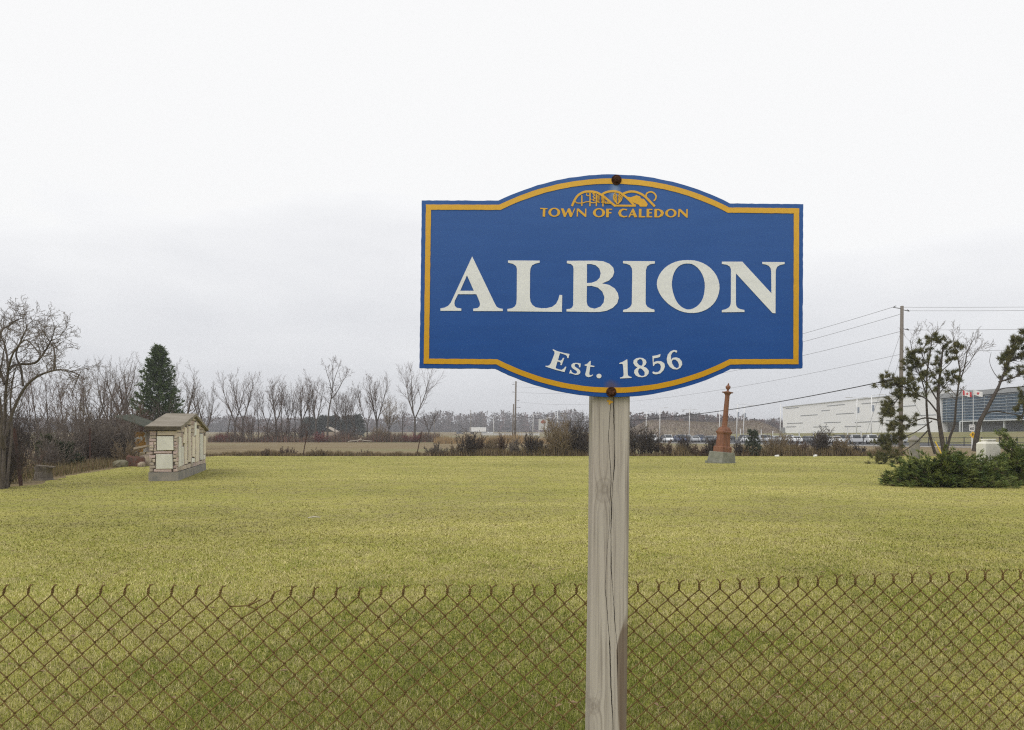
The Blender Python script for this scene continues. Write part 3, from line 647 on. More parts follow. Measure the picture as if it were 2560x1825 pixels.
# ------------------------------------------------------------------ the post (weathered square timber)
def post_mat():
    m = bpy.data.materials.new('weathered_timber'); m.use_nodes = True; n = m.node_tree.nodes; l = m.node_tree.links
    b = n['Principled BSDF']; b.inputs['Roughness'].default_value = .9; b.inputs['Specular IOR Level'].default_value = .15
    t = n.new('ShaderNodeTexCoord')
    # grain: stretched coordinates, pushed aside around the knots
    co = t.outputs['Object']
    sp = n.new('ShaderNodeSeparateXYZ'); l.new(co, sp.inputs[0])
    def math_(op, a, c=None):
        x = n.new('ShaderNodeMath'); x.operation = op
        for k, v in ((0, a), (1, c)):
            if v is None: continue
            if isinstance(v, (int, float)): x.inputs[k].default_value = v
            else: l.new(v, x.inputs[k])
        return x.outputs[0]
    X, Z = sp.outputs['X'], sp.outputs['Z']
    zk = n.new('ShaderNodeTexNoise'); zk.inputs['Scale'].default_value = 60; zk.inputs['Detail'].default_value = 3; l.new(co, zk.inputs[0])
    warp = X; knotmask = None
    for kx, kz, r_ in ((-.0085, -.128, .0185), (-.0325, -.629, .0125)):
        dx = math_('SUBTRACT', X, kx); dz = math_('SUBTRACT', Z, kz)
        d2 = math_('ADD', math_('POWER', math_('DIVIDE', dx, r_), 2.0), math_('POWER', math_('DIVIDE', dz, r_ * 1.35), 2.0))
        g = math_('POWER', 2.718, math_('MULTIPLY', d2, -.55))
        warp = math_('ADD', warp, math_('MULTIPLY', math_('MULTIPLY', math_('SIGN', dx), g), .011))
        ring = math_('SINE', math_('ADD', math_('MULTIPLY', math_('SQRT', d2), 9.0), math_('MULTIPLY', zk.outputs['Fac'], 9.0)))
        kmask = math_('POWER', 2.718, math_('MULTIPLY', math_('POWER', d2, 2.0), -1.1))
        kk = math_('MULTIPLY', kmask, math_('ADD', math_('MULTIPLY', ring, .13), .30))
        rim = math_('POWER', 2.718, math_('MULTIPLY', math_('POWER', math_('SUBTRACT', math_('SQRT', d2), 1.12), 2.0), -90.0))
        kk = math_('ADD', kk, math_('MULTIPLY', math_('MULTIPLY', rim, zk.outputs['Fac']), .34))
        knotmask = kk if knotmask is None else math_('ADD', knotmask, kk)
    cb = n.new('ShaderNodeCombineXYZ'); l.new(warp, cb.inputs[0]); l.new(sp.outputs['Y'], cb.inputs[1]); l.new(math_('MULTIPLY', Z, .022), cb.inputs[2])
    z1 = n.new('ShaderNodeTexNoise'); z1.inputs['Scale'].default_value = 120; z1.inputs['Detail'].default_value = 6; z1.inputs['Roughness'].default_value = .65; l.new(cb.outputs[0], z1.inputs[0])
    z2 = n.new('ShaderNodeTexNoise'); z2.inputs['Scale'].default_value = 38; z2.inputs['Detail'].default_value = 4; l.new(cb.outputs[0], z2.inputs[0])
    z3 = n.new('ShaderNodeTexNoise'); z3.inputs['Scale'].default_value = 5; z3.inputs['Detail'].default_value = 5; l.new(co, z3.inputs[0])
    def mr(f, a, c, lo=0, hi=1):
        x = n.new('ShaderNodeMapRange'); x.inputs[1].default_value = a; x.inputs[2].default_value = c; x.inputs[3].default_value = lo; x.inputs[4].default_value = hi; l.new(f, x.inputs[0]); return x.outputs[0]
    def mix(f, a, c):
        x = n.new('ShaderNodeMix'); x.data_type = 'RGBA'; l.new(f, x.inputs[0])
        for k, v in ((6, a), (7, c)):
            if isinstance(v, tuple): x.inputs[k].default_value = (*v, 1)
            else: l.new(v, x.inputs[k])
        return x.outputs[2]
    c = mix(mr(z2.outputs['Fac'], .35, .65), (.325, .297, .268), (.425, .392, .355))
    c = mix(mr(z1.outputs['Fac'], .48, .68, 0, .85), c, (.19, .165, .145))
    c = mix(mr(z3.outputs['Fac'], .5, .75, 0, .4), c, (.40, .35, .325))
    c = mix(math_('MULTIPLY', knotmask, .95), c, (.13, .105, .09))
    # dark wet stain running up the right lower edge, with its own ragged shape
    edge = math_('ADD', X, math_('MULTIPLY', math_('SUBTRACT', z2.outputs['Fac'], .5), .03))
    lim = math_('ADD', mr(Z, -.50, -.41, .0195, .044), mr(Z, -.50, -.69, 0, .008))
    st = math_('MULTIPLY', mr(math_('SUBTRACT', edge, lim), -.0015, .0015), mr(Z, -.405, -.45))
    c = mix(math_('MULTIPLY', st, mr(z2.outputs['Fac'], .3, .62, .98, .70)), c, (.10, .066, .042))
    l.new(c, b.inputs['Base Color'])
    bp = n.new('ShaderNodeBump'); bp.inputs['Strength'].default_value = .35; bp.inputs['Distance'].default_value = .004; l.new(z1.outputs['Fac'], bp.inputs['Height']); l.new(bp.outputs[0], b.inputs['Normal'])
    return m
DP = DS + .0125
PB = W(1520, 1088, DP)
post = empty('sign_post', (PB.x, DP, EYE - .0), 'weathered grey square timber post with long cracks, carrying the blue sign', 'post')
def px2x(px): return (px - CX) / F * DP - PB.x
def py2z(py): return -(py - HY) / F * DP
def xmap(px): return lambda x: float(np.interp(x, [q_[0] for q_ in px], [q_[1] for q_ in px]))
left_edge, right_edge = xmap([(440, 1487), (1000, 1482), (1400, 1479), (1825, 1472), (2700, 1466)]), xmap([(440, 1576), (1000, 1575.5), (1400, 1572), (1825, 1567), (2700, 1560)])
crack1 = xmap([(440, 1534), (990, 1534), (1150, 1537), (1225, 1531), (1262, 1529), (1330, 1527), (1420, 1528), (1500, 1534), (1570, 1538), (1625, 1544), (1700, 1543)])
crack2 = xmap([(990, 1528), (1090, 1521), (1180, 1527), (1240, 1530), (1300, 1524), (1400, 1516), (1470, 1513), (1540, 1519), (1620, 1525), (1700, 1527), (1760, 1530), (1792, 1532), (1830, 1533)])
rows = [440 + i * 8 for i in range(int((1880 - 440) / 8) + 1)] + [2050, 2300, 2600, HY + EYE * F / DP + 200]
mb = MB(); NR = len(rows); ring_n = None; jr = random.Random(8)
w1 = lambda py: (.0009 if py < 1500 else .0007) * smooth(1725, 1640, py) * (1 + .5 * math.sin(py * .05))
w2 = lambda py: .0007 * smooth(985, 1010, py) * (1 if py < 1250 or py > 1450 else .6) + (.0008 if py > 1600 else 0) * smooth(1800, 1760, py)
DEP = .089
for py in rows:
    z_ = py2z(py); xl, xr = px2x(left_edge(py)), px2x(right_edge(py))
    c1x = px2x(crack1(py)) + jr.uniform(-.0005, .0005); c2x = px2x(crack2(py)) + jr.uniform(-.0004, .0004)
    if c2x > c1x - .004: c2x = c1x - .004
    ch = .006
    h1, h2 = max(w1(py), 1e-5), max(w2(py), 1e-5)
    d1, d2 = min(.012, h1 * 9), min(.010, h2 * 9)
    sw = .0016 * math.sin(py * .006)
    pr_ = [(xl, DEP), (xl, ch), (xl + ch * .3, ch * .3), (xl + ch, 0), ((xl + c2x) / 2, sw * .5), (c2x - h2, 0), (c2x, d2), (c2x + h2, 0), ((c1x + c2x) / 2, 0), (c1x - h1, 0), (c1x, d1), (c1x + h1, 0), ((c1x + xr) / 2, -sw * .4), (xr - ch, 0), (xr - ch * .3, ch * .3), (xr, ch), (xr, DEP)]
    mb.v += [(a, b_, z_) for a, b_ in pr_]; ring_n = len(pr_)
for i in range(NR - 1):
    for k_ in range(ring_n):
        a, b_ = i * ring_n + k_, i * ring_n + (k_ + 1) % ring_n
        mb.f.append([a, b_, b_ + ring_n, a + ring_n]); mb.m.append(0)
mb.f.append(list(range(ring_n))); mb.m.append(0)
mb.build('timber', post_mat(), post, local=True)
dp = MB()                                            # yellow paint drip under the lower bolt
dp.plate([[(px2x(x_), py2z(y_)) for x_, y_ in [(1518,1000),(1526,1001),(1531,1003),(1533,1006),(1527,1008),(1524,1012),(1521,1010),(1522,1005),(1517,1004)]]], lambda x_, z_, o_: Vector((x_, -o_, z_)), .0006, -.004)
dp.build('paint_drip', GOLD, post, local=True)

# ------------------------------------------------------------------ chain link fence
TOPS = xmap([(-200, 1485), (0, 1485), (500, 1487.5), (850, 1491), (1120, 1486), (1440, 1484), (1600, 1477), (2005, 1464), (2560, 1444), (2800, 1434), (3300, 1412)])
SPC = xmap([(-200, 61.2), (0, 60.7), (500, 59.5), (780, 57), (1400, 52.7), (1600, 51), (2000, 48.5), (2400, 45), (2800, 43), (3300, 41)])
HS = .486
def fdepth(py_top): return HS * F / (py_top - HY)
fx = 7.0 - 9 * 61; peaks = []
while fx < 3160: peaks.append(fx); fx += SPC(fx)
FO = W(1280, TOPS(1280), fdepth(TOPS(1280)))
fence = empty('chain_link_fence', (FO.x, FO.y, 0), 'rusty chain link fence with twisted barbed top, across the foreground', 'fence')
SHEAR = xmap([(0, -.105), (780, -.075), (1280, -.11), (1700, -.10), (2560, -.10)])
jf = random.Random(21)
NROW = 31
def fnode(i, row, half):
    """world point of the mesh node: peak column i (+half column), row counted in half diamonds from the top"""
    x0 = peaks[i] + (SPC(peaks[i]) / 2 if half else 0); sp_ = SPC(x0); yt = TOPS(x0); D = fdepth(yt)
    dy = row * sp_ * .5 * (.985 if row else 1)
    bend = 3.2 * math.sin(x0 * .011 + row * .35)
    return x0 + SHEAR(x0) * dy + bend * .35 + jf.uniform(-.8, .8), yt + dy + jf.uniform(-.8, .8), D
NODE = {}
for i in range(len(peaks)):
    for r_ in range(NROW + 1):
        half = r_ % 2 == 1
        if half and i == len(peaks) - 1: continue
        NODE[(i, r_)] = list(fnode(i, r_, half))
dmg = min(range(len(peaks)), key=lambda k: abs(peaks[k] - 610))
NODE[(dmg, 0)][:2] = [620, 1514]; NODE[(dmg, 1)][:2] = [641, 1523]
NODE[(dmg + 1, 0)][:2] = [677, 1500]; NODE[(dmg + 1, 1)][:2] = [691, 1521]; NODE[(dmg + 1, 2)][:2] = [657, 1547]
for i in range(len(peaks) - 1):
    # wire i runs down between half column i and peak columns i / i+1 in a zigzag: odd rows -> column i half; even rows -> peak i+1
    pass
WR = .0021
def wire_path(i):
    """zigzag wire: even rows touch peak column i, odd rows touch half column i"""
    pts = []
    for r_ in range(NROW + 1):
        if (i, r_) not in NODE: return None
        px, py, D = NODE[(i, r_)]; pts.append((W(px, py, D), r_))
    out = []; 
    for k_, (p, r_) in enumerate(pts):
        side = 1 if r_ % 2 else -1                   # bulges right on odd rows, left on even rows
        if k_ == 0:
            out.append(p + Vector((-.0012, 0, 0))); continue
        hook = Vector((side * .0022, 0, 0))
        a = pts[k_ - 1][0]; b_ = pts[min(k_ + 1, len(pts) - 1)][0]
        fa = .0042 if r_ % 2 else -.0042             # spiral: in front on one diagonal, behind on the other
        out.append(p + (a - p) * .10 + hook * .8 + Vector((0, -fa * .8, 0)))
        out.append(p + hook * 1.5)
        out.append(p + (b_ - p) * .10 + hook * .8 + Vector((0, fa * .8, 0)))
        if k_ + 1 < len(pts):
            mid = p + (b_ - p) * .5; out.append(mid + Vector((jf.uniform(-.0008, .0008), fa * .9, .0012 * jf.uniform(-1, 1))))
    return out
def second_path(i):
    """the neighbouring wire: odd rows on half column i, even rows on peak column i+1"""
    out = []; pts = []
    for r_ in range(NROW + 1):
        key = (i, r_) if r_ % 2 else (i + 1, r_)
        if key not in NODE: return None
        px, py, D = NODE[key]; pts.append((W(px, py, D), r_))
    for k_, (p, r_) in enumerate(pts):
        side = -1 if r_ % 2 else 1
        if k_ == 0:
            out.append(p + Vector((.0012, 0, 0))); continue
        hook = Vector((side * .0022, 0, 0))
        a = pts[k_ - 1][0]; b_ = pts[min(k_ + 1, len(pts) - 1)][0]
        fa = .0042 if r_ % 2 else -.0042
        out.append(p + (a - p) * .10 + hook * .8 + Vector((0, fa * .8, 0)))
        out.append(p + hook * 1.5)
        out.append(p + (b_ - p) * .10 + hook * .8 + Vector((0, -fa * .8, 0)))
        if k_ + 1 < len(pts):
            mid = p + (b_ - p) * .5; out.append(mid + Vector((jf.uniform(-.0008, .0008), -fa * .9, .0012 * jf.uniform(-1, 1))))
    return out
def barb(p, ang, ht, ph, spread):
    """twisted end: helix round the vertical, then a free tip"""
    ax = Vector((math.sin(ang), 0, math.cos(ang))); u_ = ax.orthogonal().normalized(); v_ = ax.cross(u_)
    o = []
    for k_ in range(1, 13):
        t = k_ / 12; a = ph + t * 2 * math.pi * 1.6
        o.append(p + ax * (t * ht) + (u_ * math.cos(a) + v_ * math.sin(a)) * .0026)
    tip = o[-1] + ax * .006 + Vector((spread, jf.uniform(-.003, .003), .004))
    return o + [tip, tip + Vector((spread * 1.3, 0, .003))]
LEAN, HT = [], []
for i, px0 in enumerate(peaks):
    ln = (.18 if px0 < 1050 else (.08 if px0 < 1300 else .02)) + jf.uniform(-.07, .07); ht = .0175 + jf.uniform(-.002, .002)
    if i == dmg: ln, ht = 1.05, .022
    if i == dmg + 1: ln, ht = .45, .018
    LEAN.append(ln); HT.append(ht)
for i in range(len(peaks)):
    px0 = peaks[i]
    sp1, sp2 = (.006, .0015) if px0 < 560 else ((.0075, -.004) if px0 > 1000 else (.0075, -.0005))
    w_ = wire_path(i)
    if w_:
        b_ = MB(); b_.tube(barb(w_[0] + Vector((.0012, 0, 0)), LEAN[i], HT[i], 0, sp1)[::-1] + w_, WR, 5); b_.build('wire', RUST, fence, True)
    if i + 1 < len(peaks):
        w_ = second_path(i)
        if w_:
            b_ = MB(); b_.tube(barb(w_[0] + Vector((-.0012, 0, 0)), LEAN[i + 1], HT[i + 1], math.pi, sp2)[::-1] + w_, WR, 5); b_.build('wire', RUST, fence, True)

# ------------------------------------------------------------------ stone memorial wall with gravestones set into it
FIELD = mat('field_stone', (.50, .43, .36), .9, (.40, .34, .28), 4, bump=.4, bscale=14, objrand=.22)
FIELD2 = mat('field_stone_pink', (.52, .41, .38), .9, (.41, .32, .295), 4, bump=.4, bscale=14, objrand=.2)
SLAB = mat('marble_slab', (.74, .73, .66), .7, (.64, .63, .56), 2.5, bump=.1, objrand=.12)
SLAB2 = mat('marble_slab_cream', (.72, .65, .53), .7, (.62, .55, .43), 2.5, bump=.1, objrand=.1)
MORTAR = mat('dark_mortar', (.085, .07, .06), .95, (.12, .10, .085), 12, bump=.5)
ROOF = mat('cap_slab_concrete', (.265, .235, .19), .9, (.18, .155, .115), 1.4, bump=.3, bscale=9)
ROOF_EDGE = mat('cap_edge', (.06, .05, .036), .9, (.10, .085, .06), 5)
near = Vector(G(444, 28.4)); far_ = Vector(G(514, 37.4)); U = (far_ - near); U.z = 0; LB = U.length; U.normalize()
V_ = Vector((-U.y, U.x, 0));  V_ = V_ if V_.x < 0 else -V_
WA = .93
mem = empty('stone_memorial', near, 'stone memorial wall with pale gravestones set in its sides and a gabled slab roof', 'memorial')
EAVE, RIDGE, FND = 1.84, 2.40, .31
def topz(s): return EAVE + (RIDGE - EAVE) * (1 - abs(s / LB - .5) * 2)
def mloc(s, t, z): return U * s + V_ * t + Vector((0, 0, z))      # along the long side, through the thickness, up
mb = MB(); mb.add([mloc(s, t, z) for t in (-.02, WA + .02) for s, z in ((-.03, -.05), (LB + .03, -.05), (LB + .03, FND), (-.03, FND))], [(0, 1, 2, 3), (7, 6, 5, 4), (0, 4, 5, 1), (1, 5, 6, 2), (2, 6, 7, 3), (3, 7, 4, 0)])
mb.build('foundation', CONC, mem, local=True)
mb = MB(); pr5 = [(0.03, FND), (LB - .03, FND), (LB - .03, EAVE), (LB / 2, RIDGE), (.03, EAVE)]
mb.add([mloc(s, t, z) for t in (.03, WA - .03) for s, z in pr5], [(0, 1, 2, 3, 4), (9, 8, 7, 6, 5)] + [(i, (i + 1) % 5, 5 + (i + 1) % 5, 5 + i) for i in range(5)])
mb.build('wall_core', MORTAR, mem, local=True)
OV = .12
for side in (0, 1):
    s0, s1 = (-OV, LB / 2) if side == 0 else (LB / 2, LB + OV)
    zf = lambda s: topz(s) if 0 <= s <= LB else EAVE - (RIDGE - EAVE) / (LB / 2) * OV
    mb = MB(); T = .11
    N = 8; rs_ = []
    for i in range(N + 1):
        s = s0 + (s1 - s0) * i / N; w_ = R.uniform(-.015, .015); z_ = zf(s) + R.uniform(-.012, .012)
        rs_.append([mloc(s, -OV + w_, z_), mloc(s, WA + OV + w_, z_), mloc(s, WA + OV + w_, z_ + T), mloc(s, -OV + w_, z_ + T)])
    mb.rings(rs_)
    mb.build('roof_slab', ROOF, mem, local=True)
    mb = MB(); e0 = s0 - .006 if side == 0 else s1 + .006
    mb.add([mloc(e0, -OV - .004, zf(e0) - .03), mloc(e0, WA + OV + .004, zf(e0) - .03), mloc(e0, WA + OV + .004, zf(e0) + T * .9), mloc(e0, -OV - .004, zf(e0) + T * .9)] +
           [mloc(e0 + (.1 if side == 0 else -.1), -OV - .004, zf(e0) - .03), mloc(e0 + (.1 if side == 0 else -.1), WA + OV + .004, zf(e0) - .03), mloc(e0 + (.1 if side == 0 else -.1), WA + OV + .004, zf(e0) + T * .3), mloc(e0 + (.1 if side == 0 else -.1), -OV - .004, zf(e0) + T * .3)],
           [(0, 1, 2, 3), (7, 6, 5, 4), (0, 4, 5, 1), (3, 2, 6, 7), (0, 3, 7, 4), (1, 5, 6, 2)])
    mb.build('roof_edge', ROOF_EDGE, mem, local=True)
rm = random.Random(4)
def piece(face, a0, a1, z0, z1, name, m, proud=.035, z1b=None, jit=.012):
    """stone on a face: 'B' long side (t=0 outward -V), 'A' near end (s=0 outward -U); a along the face; top may slope (z1 at a0, z1b at a1)"""
    if z1b is None: z1b = z1
    if z1 - z0 < .03 and z1b - z0 < .03: return
    f = (lambda a, o, z: mloc(a, .03 - o, z)) if face == 'B' else (lambda a, o, z: mloc(.03 - o, a, z))
    q_ = [(a0, z0), (a1, z0), (a1, z1b), (a0, z1)]
    j = [(a + rm.uniform(-jit, jit), z + rm.uniform(-jit, jit)) for a, z in q_]
    ca, cz = sum(p[0] for p in j) / 4, sum(p[1] for p in j) / 4
    vs = [f(a, -.02, z) for a, z in j]
    pd = proud + rm.uniform(-.01, .012)
    vs += [f(a, pd * .6, z) for a, z in j]
    k_ = .014
    vs += [f(a + math.copysign(min(k_, abs(ca - a) * .4), ca - a), pd + rm.uniform(-.004, .004), z + math.copysign(min(k_, abs(cz - z) * .4), cz - z)) for a, z in j]
    fs = [(3, 2, 1, 0), (8, 9, 10, 11)]
    for b_ in (0, 4):
        for i in range(4): fs.append((b_ + i, b_ + (i + 1) % 4, b_ + 4 + (i + 1) % 4, b_ + 4 + i))
    mb = MB(); mb.add(vs, fs); mb.build(name, m, mem, local=True)
def face_s(px):                                       # photo column -> distance along the long side
    m_ = (px - CX) / F; return (m_ * near.y - near.x) / (U.x - m_ * U.y)
def cq(xc, yc): return 340 + xc * .14166, 1000 + yc * .14166
GAPJ = .018
slabsB = []
for x0, x1, yt, yb, m_ in ((752, 795, 650, 1200, SLAB), (806, 832, 832, 1190, SLAB), (830, 862, 610, 762, SLAB2), (856, 900, 478, 1170, SLAB2), (918, 965, 455, 1090, SLAB2),
                           (1030, 1062, 385, 625, SLAB), (990, 1036, 655, 1008, SLAB2), (984, 1034, 1022, 1180, SLAB), (1052, 1112, 500, 1126, SLAB2), (1124, 1176, 585, 1106, SLAB), (1190, 1222, 628, 955, SLAB2), (1186, 1216, 972, 1090, SLAB)):
    pxa, _ = cq(x0, 0); pxb, _ = cq(x1, 0); sa, sb = face_s(pxa), face_s(pxb); sm = (sa + sb) / 2; Y = near.y + U.y * sm
    zt = EYE - (1000 + yt * .14166 - HY) / F * Y; zb = EYE - (1000 + yb * .14166 - HY) / F * Y
    zt = min(zt, topz(sm) - .05); zb = max(zb, FND + .2)
    slabsB.append([sa, sb, zb, zt])
    piece('B', sa + .03, sb - .03, zb, zt, 'gravestone_slab', m_, .05, None, .03)
# courses of small stones round the slabs on the long side
def courses(face, length, topf, blocked, h0, h1, w0, w1):
    z = FND + .008
    while True:
        h = rm.uniform(h0, h1)
        if z > max(topf(a) for a in np.linspace(0, length, 21)) - .04: break
        a = .0
        while a < length - .02:
            w_ = rm.uniform(w0, w1); b_ = min(length, a + w_)
            if length - b_ < w0 * .5: b_ = length
            # free sub-intervals of [a, b_] at this course
            cuts = [(a, b_)]
            for (sa, sb, zb, zt) in blocked:
                if zt > z + .02 and zb < z + h - .02:
                    nw = []
                    for p, q_ in cuts:
                        if sb <= p or sa >= q_: nw.append((p, q_)); continue
                        if sa > p: nw.append((p, sa))
                        if sb < q_: nw.append((sb, q_))
                    cuts = nw
            for p, q_ in cuts:
                if q_ - p < .07: continue
                t0 = min(z + h, topf(p) - .01); t1 = min(z + h, topf(q_) - .01)
                if t0 < z + .035 and t1 < z + .035: continue
                piece(face, p + GAPJ / 2, q_ - GAPJ / 2, z + GAPJ / 2, max(t0 - GAPJ / 2, z + .03), 'stone', rm.choice([FIELD, FIELD, FIELD2]), .03, max(t1 - GAPJ / 2, z + .03))
            a = b_
        z += h
courses('B', LB, topz, slabsB, .13, .2, .35, .95)
aw = WA / 470.0
slabsA = [[WA - (645 - 245) * aw - .0, WA - (370 - 245) * aw, 0, 0], [WA - (628 - 240) * aw, WA - (352 - 240) * aw, 0, 0]]
def az(yc): return EYE - (1000 + yc * .14166 - HY) / F * 28.4
slabsA[0][2:], slabsA[1][2:] = [az(888), az(640)], [az(1213), az(956)]
for s_ in slabsA: piece('A', s_[0], s_[1], s_[2], s_[3], 'gravestone_slab', SLAB, .045, None, .008)
bl = [[s_[0] - .012, s_[1] + .012, s_[2] - .012, s_[3] + .012] for s_ in slabsA]
piece('A', .02, .10 + .62 * WA, az(622), az(545), 'stone', FIELD, .035); piece('A', .12 + .62 * WA, WA - .02, az(622), az(545), 'stone', FIELD2, .035)
bl.append([0, WA, az(630), 3])
for zt_, zb_ in ((905, 940), (1222, 1268)):
    piece('A', .2, .78, az(zb_), az(zt_), 'stone', FIELD2, .035); bl.append([.18, .80, az(zb_ + 4), az(zt_ - 4)])
courses('A', WA, lambda a: EAVE - .01, bl, .10, .135, .10, .26)

# ------------------------------------------------------------------ red granite monument, leaning to the right
GRAN = mat('red_granite', (.15, .064, .038), .65, (.235, .105, .058), 3, bump=.2, spec=.3, stretch=(2, 2, .5), bscale=30)
PLINTH = mat('plinth_concrete', (.235, .235, .195), .9, (.155, .16, .125), 3, bump=.3)
mo = G(1803, 46.6)
mon = empty('monument', mo, 'tall red granite column monument topped by an urn, leaning on a grey plinth', 'monument', rz=0)
mon.rotation_euler = (0, math.radians(5.2), 0)
MR = Matrix.Rotation(math.radians(33), 3, 'Z')
def mbox(name, m, prof, ch=.02):                      # square tapered profile: (half side, z)
    mb = MB(); rs_ = []
    for h, z in prof:
        c = min(ch, h * .3)
        rs_.append([MR @ Vector(p) for p in ((-h + c, -h, z), (h - c, -h, z), (h, -h + c, z), (h, h - c, z), (h - c, h, z), (-h + c, h, z), (-h, h - c, z), (-h, -h + c, z))])
    mb.rings(rs_); return mb.build(name, m, mon, local=True)
mbox('base_slab', PLINTH, [(.66, -.08), (.66, .06), (.65, .07)])
mbox('plinth', PLINTH, [(.58, .07), (.52, .62), (.50, .645)])
mbox('lower_block', GRAN, [(.375, .645), (.375, .93), (.36, .95), (.335, .985)], .015)
mbox('die', GRAN, [(.295, .985), (.272, 1.66)], .012)
mbox('cornice', GRAN, [(.28, 1.66), (.29, 1.70), (.325, 1.75), (.335, 1.80), (.335, 1.845), (.30, 1.87), (.285, 1.90), (.27, 1.97), (.225, 2.04), (.19, 2.10)], .012)
mb = MB(); mb.lathe([(.185, 2.10), (.175, 2.14), (.155, 2.17), (.158, 2.2), (.13, 3.94), (.14, 3.97)], 28); mb.build('column', GRAN, mon, True, True)
mb = MB(); mb.lathe([(.13, 3.95), (.15, 4.0), (.20, 4.06), (.225, 4.09), (.31, 4.10), (.33, 4.125), (.32, 4.15), (.20, 4.165), (.12, 4.19)], 28); mb.build('capital', GRAN, mon, True, True)
mb = MB(); mb.lathe([(.09, 4.185), (.06, 4.22), (.055, 4.26), (.075, 4.30), (.125, 4.37), (.145, 4.44), (.14, 4.48), (.10, 4.52), (.055, 4.55), (.04, 4.58), (.05, 4.60), (.03, 4.64), (.012, 4.68)], 22); mb.build('urn', GRAN, mon, True, True)

# ------------------------------------------------------------------ white gravestone and gate pillar by the junipers
WST = mat('white_marble', (.74, .72, .64), .7, (.64, .62, .54), 4, bump=.15)
gp = G(2471, 27.6); gs = empty('white_gravestone', gp, 'white block gravestone with a low cap, standing in the juniper', 'gravestone', rz=.18)
mb = MB(); mb.cbox((0, 0, .08), (.9, .6, .2), .02); mb.build('base', CONC, gs, local=True)
mb = MB(); mb.cbox((0, 0, .78), (.70, .42, 1.22), .06); mb.build('block', WST, gs, local=True)
mb = MB(); mb.cbox((.0, 0, 1.41), (.34, .30, .06), .012); mb.cbox((.0, 0, 1.465), (.37, .33, .05), .015); mb.build('cap', WST, gs, local=True)
pp = G(2286, 54.5); gpil = empty('gate_pillar', pp, 'square grey concrete gate pillar with a pointed cap behind the pine', 'pillar', rz=.5)
mb = MB(); mb.cbox((0, 0, .62), (.50, .50, 1.28), .03); mb.build('shaft', CONC, gpil, local=True)
mb = MB(); q4 = [[Vector((sx * h, sy * h, z)) for sx, sy in ((-1, -1), (1, -1), (1, 1), (-1, 1))] for h, z in ((.30, 1.24), (.31, 1.32), (.29, 1.34), (.03, 1.62))]
mb.rings(q4); mb.build('cap', CONC, gpil, local=True)

# ------------------------------------------------------------------ steel fence posts of the old boundary
def t_post(px, py, D, dxt, h, label, sc_=1.7):
    g = G(px, D); o = empty('fence_post', g, label, 'fence post', 'old steel fence posts round the lawn')
    mb = MB(); tip = Vector((dxt, 0, h)); 
    prof = [(-.022, -.004), (.022, -.004), (.022, .004), (.004, .004), (.004, .03), (-.004, .03), (-.004, .004), (-.022, .004)]
    mb.rings([[Vector((x_ * sc_, y_ * sc_, -.1)) for x_, y_ in prof], [Vector((x_ * sc_, y_ * sc_, 0)) + tip for x_, y_ in prof]])
    for k_ in range(1, 14): mb.box(tip * (k_ / 14) + Vector((0, -.012, 0)), (.02, .016, .02))
    return tag(mb.build('post_shaft', RUST_POST, o, local=True))
t_post(53, 1212, 26, -.23, 1.84, 'rusty steel fence post leaning left beside the bare tree', 2.7)
t_post(225, 1166, 42, 0.0, 2.0, 'upright rusty steel fence post in front of the grey thicket')
t_post(757, 1138, 63, .36, 1.95, 'rusty steel fence post leaning right in front of the ploughed field')
t_post(1041, 1140, 63, .40, 1.9, 'rusty steel fence post leaning right below the left end of the sign')
t_post(1325, 1140, 63, .08, 1.75, 'dark steel fence post beside the tan bush left of the timber post')

# ------------------------------------------------------------------ odds and ends left of the memorial
OLDWOOD = mat('old_wood', (.19, .16, .12), .9, (.12, .10, .08), 5, bump=.4)
g = G(107, 29.2); lg = empty('tree_stump', g, 'sawn weathered tree stump with a flat top under the left hedge', 'stump', rz=.3)
mb = MB(); prof = []
for z, r_ in ((-.05, .36), (.06, .30), (.30, .27), (.42, .30), (.46, .31)):
    prof.append([Vector((math.cos(a) * r_ * (1 + .12 * math.sin(3 * a + z)), math.sin(a) * r_ * (1 + .1 * math.cos(4 * a)), z)) for a in [i * 2 * math.pi / 14 for i in range(14)]])
mb.rings(prof); mb.build('stump_body', mat('stump_wood', (.21, .185, .15), .9, (.14, .12, .10), 8, bump=.4), lg, local=True)
mb = MB(); mb.box((.1, -.05, .48), (.62, .36, .05), Matrix.Rotation(.1, 3, 'Y')); mb.build('plank', OLDWOOD, lg, local=True)
def rock(name, g, size, seed, m, label, cat, group=None):
    rr = random.Random(seed); import bmesh
    b = bmesh.new(); bmesh.ops.create_icosphere(b, subdivisions=2, radius=1)
    for v in b.verts:
        v.co = Vector([math.copysign(abs(c) ** .62, c) for c in v.co]) * .92
        k_ = 1 + .16 * math.sin(v.co.x * 3 + seed) + .14 * math.cos(v.co.y * 4 - seed) + rr.uniform(-.07, .07); v.co = Vector((v.co.x * size[0] * k_, v.co.y * size[1] * k_, v.co.z * size[2] * k_ + size[2] * .55))
    me = bpy.data.meshes.new(name); b.to_mesh(me); b.free(); o = link(name, me, m); o.location = g; return tag(o, label, cat, group)
MOSS = mat('mossy_stone', (.13, .125, .075), .95, (.19, .17, .12), 3, bump=.5)
rock('boulder', G(298, 41), (.44, .4, .22), 1, MOSS, 'mossy low boulder at the lawn edge left of the stone memorial', 'boulder')
